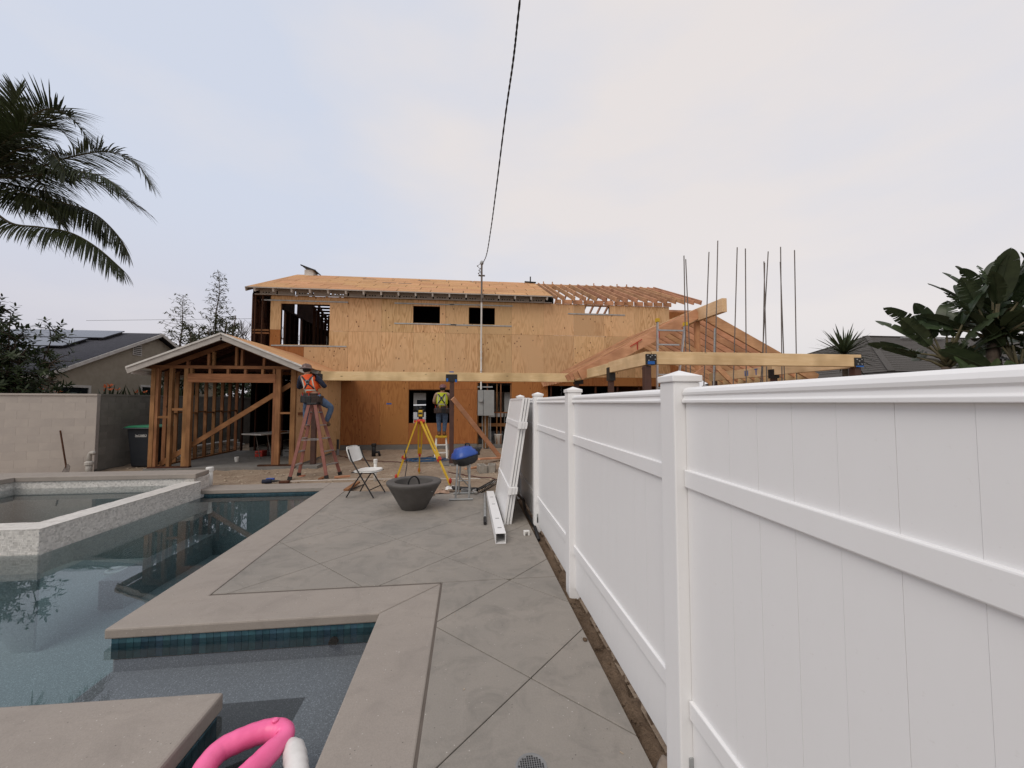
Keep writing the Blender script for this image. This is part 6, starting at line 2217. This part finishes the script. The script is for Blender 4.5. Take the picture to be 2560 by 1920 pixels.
for (x, y, z, r_) in ((-12.35, 10.2, 4.25, .42), (-12.9, 10.4, 4.1, .5), (-11.55, 10.5, 3.75, .34), (-12.1, 10.1, 3.4, .5), (-11.3, 10.2, 2.75, .42), (-11.75, 9.9, 2.9, .45), (-12.6, 9.9, 3.2, .5), (-11.9, 10.0, 2.45, .48), (-12.5, 9.8, 2.4, .5), (-11.35, 10.3, 2.2, .40), (-13.3, 10.1, 3.4, .6), (-13.2, 9.9, 2.5, .6), (-12.2, 9.7, 2.05, .5), (-13.9, 10.2, 3.0, .6)):
    limbs.append(((x + .05, y + 1.65, 1.9 + (z - 1.9) * .90 + .12), r_))
branch_tree('leafy_tree', 'dark leafy tree rising behind the pale wall at the left edge', (-12.3, 12.0, -.06), limbs, 34, whorl, 'leaf', 21, trunk_r=.045)

# trees far behind the garage
def sprig(cr, a, e, dv, rr_):
    for k in range(20):
        q = a.lerp(e, k / 19) + Vector((rr_.gauss(0, .07), rr_.gauss(0, .07), rr_.gauss(0, .07)))
        leaf_strip(cr, q, (rr_.gauss(0, 1), rr_.gauss(0, 1), rr_.gauss(-.4, .5)), (rr_.gauss(0, 1), rr_.gauss(0, 1), 1), rr_.uniform(.14, .28), rr_.uniform(.045, .08), .3, 2)
def wispy(label, x, y, h, w_, seed, n=110):
    rr_ = random.Random(seed)
    t = thing('wispy_tree', label, 'tree', (x, y, -.06), group='trees far behind the garage')
    wood, cr = MB(), MB()
    pts = [(x + rr_.uniform(-.1, .1), y, h * k / 8) for k in range(9)]
    wood.tube(pts, [.10 - .0115 * k for k in range(9)], 6)
    for k in range(n):
        f = .35 + .65 * (k / n)
        a = Vector((x, y, h * f))
        an = k * 2.4
        ln_ = w_ * (1.08 - f) * 1.5 * rr_.uniform(.5, 1.1) + .15
        e = a + Vector((math.cos(an) * ln_, math.sin(an) * ln_, ln_ * rr_.uniform(.1, .55)))
        wood.tube([a, e], [.013, .004], 3)
        for q in range(max(4, int(ln_ * 13))):
            u = rr_.uniform(.3, 1)
            pq = a.lerp(e, u) + Vector((rr_.gauss(0, .06), rr_.gauss(0, .06), rr_.gauss(0, .05)))
            leaf_strip(cr, pq, (rr_.gauss(0, 1), rr_.gauss(0, 1), rr_.gauss(-.3, .5)), (rr_.gauss(0, 1), rr_.gauss(0, 1), 1), rr_.uniform(.12, .24), rr_.uniform(.03, .055), .3, 2)
    wood.build('trunk', 'bark', t)
    cr.build('crown', 'leaf_b', t)
wispy('wispy pale tree behind the garage, the taller one with a pointed top', -14.4, 24.0, 9.3, 1.35, 3, 120)
wispy('wispy sparse tree behind the garage, left of the pointed one', -16.6, 24.4, 8.0, 1.5, 4, 90)
limbs = [((-14.3 + math.cos(k * 2.4) * (.4 + .16 * k ** .8), 23.2 + math.sin(k * 2.4) * .8, 4.2 + 2.6 * ((k * .618) % 1)), .75) for k in range(16)]
branch_tree('bushy_tree', 'dense olive green tree behind the garage roof, below the wispy ones', (-14.2, 23.2, -.06), limbs, 22, sprig, 'leaf_b', 6, trunk_r=.13, group='trees far behind the garage')
limbs = [((-12.1 + .8 * math.cos(k * 2.4), 24.5 + .6 * math.sin(k * 2.4), 3.6 + 1.6 * ((k * .618) % 1)), .6) for k in range(8)]
branch_tree('bushy_tree', 'smaller olive green bush between the dense tree and the house corner', (-12.2, 24.5, -.06), limbs, 20, sprig, 'leaf_b', 8, group='trees far behind the garage')
def bare():
    rr_ = random.Random(15)
    t = thing('bare_tree', 'leafless twiggy tree close to the left corner of the house', 'tree', (-13.1, 25.5, -.06))
    w_ = MB()
    def grow(p, d, L_, r_, lev):
        e = p + d * L_
        w_.tube([p, p.lerp(e, .5) + Vector((rr_.uniform(-.05, .05), rr_.uniform(-.05, .05), 0)) * L_, e], [r_, r_ * .8, r_ * .6], 4)
        if lev == 0: return
        for k in range(3):
            d2 = (d + Vector((rr_.gauss(0, .42), rr_.gauss(0, .42), rr_.gauss(.22, .2)))).normalized()
            grow(e, d2, L_ * rr_.uniform(.6, .8), r_ * .62, lev - 1)
    grow(Vector((-13.1, 25.5, -.06)), Vector((.04, 0, 1)), 2.8, .10, 0)
    for k in range(4):
        grow(Vector((-13.1, 25.5, 2.6)), Vector((math.cos(k * 1.6) * .45, math.sin(k * 1.6) * .4, 1)).normalized(), 1.5, .06, 4)
    w_.build('trunk', 'bark', t)
bare()

def shrub(label, x, y, h, w_, seed):
    rr_ = random.Random(seed)
    limbs = [((x + rr_.uniform(-w_, w_), y + rr_.uniform(-w_, w_), h * rr_.uniform(.45, 1)), .5) for k in range(9)]
    branch_tree('shrub', label, (x, y, -.06), limbs, 12, sprig, 'leaf', seed, 'shrub', .05, 'shrubs behind the grey wall')
for k, (y, h, lb) in enumerate(((16.2, 2.9, 'dark shrub behind the grey wall, nearest of the row seen through the garage studs'), (18.4, 3.3, 'dark shrub behind the grey wall, second of the row seen through the garage studs'), (20.8, 3.3, 'dark shrub behind the grey wall, third of the row seen through the garage studs'), (23.4, 3.6, 'dark shrub behind the grey wall, farthest of the row seen through the garage studs'))):
    shrub(lb, -10.6, y, h, .8, 40 + k)
# giant bird of paradise on the right
def paddle(L_, w_, seed, tears):
    """broad leaf blade with torn segments and a midrib; lies along +Y, face up"""
    rr_ = random.Random(seed)
    mb = MB()
    n = 26
    bend = rr_.uniform(.3, .75)
    def mid(t):
        return Vector((0, L_ * t * (1 - .12 * bend * t), -bend * .34 * L_ * t * t))
    def half(t):
        return w_ / 2 * (math.sin(math.pi * min(1, t * .93 + .07)) ** .55) if t < .995 else .004
    for s_ in (-1, 1):
        cuts = sorted(set(rr_.sample(range(3, n - 1), tears))) + [n]
        a = 0
        for c in cuts:
            sag = rr_.uniform(-.10, .30)
            sh_ = rr_.uniform(-.02, .05) * L_
            vs = []
            fold = .30 + rr_.uniform(-.12, .14)
            k = max(c - a, 1)
            for i in range(k + 1):
                t = (a + i) / n
                m = mid(t)
                h = half(min(t + .012, 1))
                gap = .0
                if i == k and c < n: gap = -.010 * L_
                if i == 0 and a > 0: gap = .006 * L_
                for j in range(4):
                    u = j / 3
                    vs.append(m + Vector((s_ * h * u, (sh_ * .7 + .12 * h + gap) * u * u, h * (fold * u - (fold * .55 + sag) * u * u))))
            fs = []
            for i in range(k):
                for j in range(3):
                    q = i * 4 + j
                    fs.append((q, q + 1, q + 5, q + 4) if s_ > 0 else (q, q + 4, q + 5, q + 1))
            mb.add(vs, fs)
            a = c
    mb.tube([mid(i / 8) + Vector((0, 0, -.004)) for i in range(9)], [.018 - .0018 * i for i in range(9)], 5)
    return mb.mesh('leaf', 'banana', smooth=True)
def bop():
    rr_ = random.Random(33)
    bx_, by_ = 11.0, 6.9
    t = thing('bird_of_paradise', 'giant bird of paradise clump with torn paddle leaves beyond the fence at the far right', 'plant', (bx_, by_, -.06))
    meshes = [paddle(1.25, .48, 1, 3), paddle(1.15, .44, 2, 7), paddle(1.3, .52, 3, 1), paddle(1.05, .42, 4, 14), paddle(1.1, .44, 5, 10), paddle(1.2, .46, 6, 4)]
    young = [paddle(.95, .34, 7, 0), paddle(.85, .32, 8, 1)]
    for mm in young:
        mm.materials.clear()
        mm.materials.append(MT['banana_b'])
    for (x, y, h, r_) in ((bx_, by_, 3.0, .13), (bx_ + .55, by_ + .3, 3.45, .13), (bx_ - .45, by_ + .5, 2.55, .11), (bx_ + 1.0, by_ - .2, 3.1, .12), (bx_ + .1, by_ - .3, 2.2, .10), (bx_ + 1.5, by_ + .3, 3.5, .13), (bx_ + .9, by_ - .5, 2.3, .10), (bx_ + 2.1, by_ + .4, 2.9, .12)):
        mb = MB()
        pts = [(x + .06 * math.sin(k), y, -.06 + h * k / 6) for k in range(7)]
        mb.tube(pts, [r_ * (1 - .05 * k) for k in range(7)], 9)
        mb.build('stem', 'bark', t, True)
        n = 16
        for k in range(n):
            # fan: petioles spread in one plane, seen mostly side-on
            f = k / (n - 1) * 2 - 1
            fan = R(62) * f + rr_.uniform(-.10, .10)
            pl = Vector((-.72, .69, 0)) if rr_.random() < .72 else Vector((.4, .9, 0)).normalized()
            d = pl * -math.sin(fan) + Vector((0, 0, math.cos(fan)))
            d = (d + Vector((rr_.uniform(-.22, .22), rr_.uniform(-.22, .22), 0))).normalized()
            b = Vector((x, y, h - .12 + .25 * rr_.random()))
            Lp = rr_.uniform(.50, .85) * (1.12 - .30 * abs(f))
            e = b + d * Lp + Vector((0, 0, -.10 * abs(f)))
            MB().tube([b, b.lerp(e, .5) + Vector((0, 0, .04)), e], [.034, .026, .017], 6).build('petiole', 'palm_dry', t, True)
            me = rr_.choice(meshes if abs(f) < .8 else [meshes[1], meshes[3], meshes[4]])
            d2 = (d + Vector((0, 0, -.18 * abs(f)))).normalized()
            q = d2.to_track_quat('Y', 'Z').to_matrix() @ Matrix.Rotation(rr_.uniform(-1.1, 1.1), 3, 'Y')
            o = inst('leaf', me, t, e)
            o.rotation_euler = q.to_euler()
            sc = rr_.uniform(.62, .88)
            o.scale = (sc, sc, sc)
    # young shoots low down in front
    for k in range(16):
        x, y = bx_ - .9 + rr_.uniform(-.7, 1.9), by_ - .5 + rr_.uniform(-.6, .9)
        d = Vector((rr_.uniform(-.55, .35), rr_.uniform(-.5, .3), 1)).normalized()
        b = Vector((x, y, rr_.uniform(1.5, 1.95)))
        MB().tube([(x, y, -.06), b], [.025, .016], 5).build('petiole', 'palm_dry', t)
        q = d.to_track_quat('Y', 'Z').to_matrix() @ Matrix.Rotation(rr_.uniform(0, 6.28), 3, 'Y')
        o = inst('leaf', rr_.choice(young), t, b)
        o.rotation_euler = q.to_euler()
bop()
def spiky(label, x, y, z, n, L_, seed, up0=-.35, m='yucca', w_=.055, dead=0):
    rr_ = random.Random(seed)
    t = thing('spiky_plant', label, 'plant', (x, y, -.06))
    MB().tube([(x, y, -.06), (x + .03, y, z * .5), (x, y, z)], [.09, .08, .06], 8).build('trunk', 'bark', t, True)
    mb = MB()
    for k in range(n):
        a = k * 2.399
        e = up0 + (1 - up0) * (k / n) ** .9
        d = Vector((math.cos(a) * math.sqrt(max(0, 1 - e * e)), math.sin(a) * math.sqrt(max(0, 1 - e * e)), e))
        leaf_strip(mb, (x, y, z), d, (0, 0, 1) if abs(d.z) < .9 else (1, 0, 0), L_ * rr_.uniform(.8, 1.1), w_, rr_.uniform(.0, .35), 4)
    mb.build('crown', m, t)
spiky('spiky yucca head rising behind the right end of the long beam', 10.3, 9.5, 3.05, 110, .85, 2, -.6)
spiky('small spiky plant just above the fence top, right of the yucca', 9.6, 7.2, 1.75, 26, .45, 5, .1, 'banana_b')
def small_palm():
    rr_ = random.Random(6)
    x, y, z = 9.9, 6.9, 2.25
    t = thing('small_palm', 'small feathery palm between the yucca and the big paddle leaves', 'plant', (x, y, -.06))
    MB().tube([(x, y, -.06), (x, y, z)], [.05, .035], 7).build('trunk', 'bark', t)
    mb = MB()
    for k in range(9):
        a = k * .7
        d = Vector((math.cos(a), math.sin(a), .7)).normalized()
        p = Vector((x, y, z))
        for i in range(12):
            d = (d + Vector((0, 0, -.11))).normalized()
            p = p + d * .055
            sd_ = d.cross(Vector((0, 0, 1))).normalized()
            for s_ in (-1, 1):
                leaf_strip(mb, p, sd_ * s_ + d * .6, (0, 0, 1), .16, .02, .5, 2)
    mb.build('crown', 'palm', t)
small_palm()
# flowers and cactus behind the left wall
def flower_clump(label, x, y, seed, n=7):
    rr_ = random.Random(seed)
    t = thing('flowering_plant', label, 'plant', (x, y, -.06))
    lf, fw = MB(), MB()
    for k in range(n * 3):
        b = Vector((x + rr_.uniform(-.35, .35), y + rr_.uniform(-.3, .3), 1.2))
        leaf_strip(lf, b, (rr_.uniform(-.5, .5), rr_.uniform(-.5, .5), 1), (1, 0, .1), rr_.uniform(.75, 1.15), .11, .3, 3)
    for k in range(n):
        b = Vector((x + rr_.uniform(-.35, .35), y + rr_.uniform(-.3, .3), 2.0 + rr_.uniform(0, .25)))
        lf.tube([b - Vector((0, 0, .9)), b], .012, 4)
        for q in range(4):
            leaf_strip(fw, b, (rr_.uniform(-1, 1), rr_.uniform(-.4, .4), rr_.uniform(.2, 1)), (0, -1, .3), .10, .03, .1, 2)
    lf.build('leaves', 'leaf', t)
    fw.build('blossom', 'flower', t, kind='stuff')
flower_clump('orange flowered bird of paradise plant peeping over the wall below the stucco gable', -10.9, 13.3, 3, 9)
flower_clump('second orange flowered plant over the wall, left of the first', -12.1, 12.6, 5, 4)
flower_clump('third orange flowered plant over the grey wall near the cactus', -10.2, 13.9, 8, 5)
ca = thing('cactus', 'green upright cactus stems showing above the grey wall beside the garage', 'plant', (-10.1, 14.4, -.06))
for k, (x, h) in enumerate(((-10.45, 2.62), (-10.2, 2.35), (-9.95, 2.5), (-9.8, 2.25))):
    MB().tube([(x, 14.4, -.06), (x, 14.4, h - .15), (x, 14.4, h)], [.10, .10, .03], 9).build('stem', 'leaf', ca, True)

# houses across the street, seen only through the openings
fh = thing('far_house', 'grey house across the street, seen through the lower window', 'house', (-4, 42, 0))
MB().box(-16, 8, 41, 50, -.1, 2.9).build('wall', 'plastic_grey', fh)
mb = MB()
mb.prism([(-16.6, 40.4, 2.8), (-16.6, 50.6, 2.8), (-16.6, 45.5, 4.6)], (25.2, 0, 0))
mb.build('roof', 'shingle_b', fh)
for x in (-9, -4.6, 1.5):
    w_ = MB().box(x - .7, x + .7, 40.95, 40.995, .9, 2.1).build('window', 'plastic_grey', fh)
    MB().box(x - .6, x + .6, 40.93, 40.948, 1.0, 2.0).build('pane', 'glass', w_)
st_ = MB().box(-200, 200, 24.5, 33, -.10, -.045)
st_.build('street', 'slab', kind='structure')
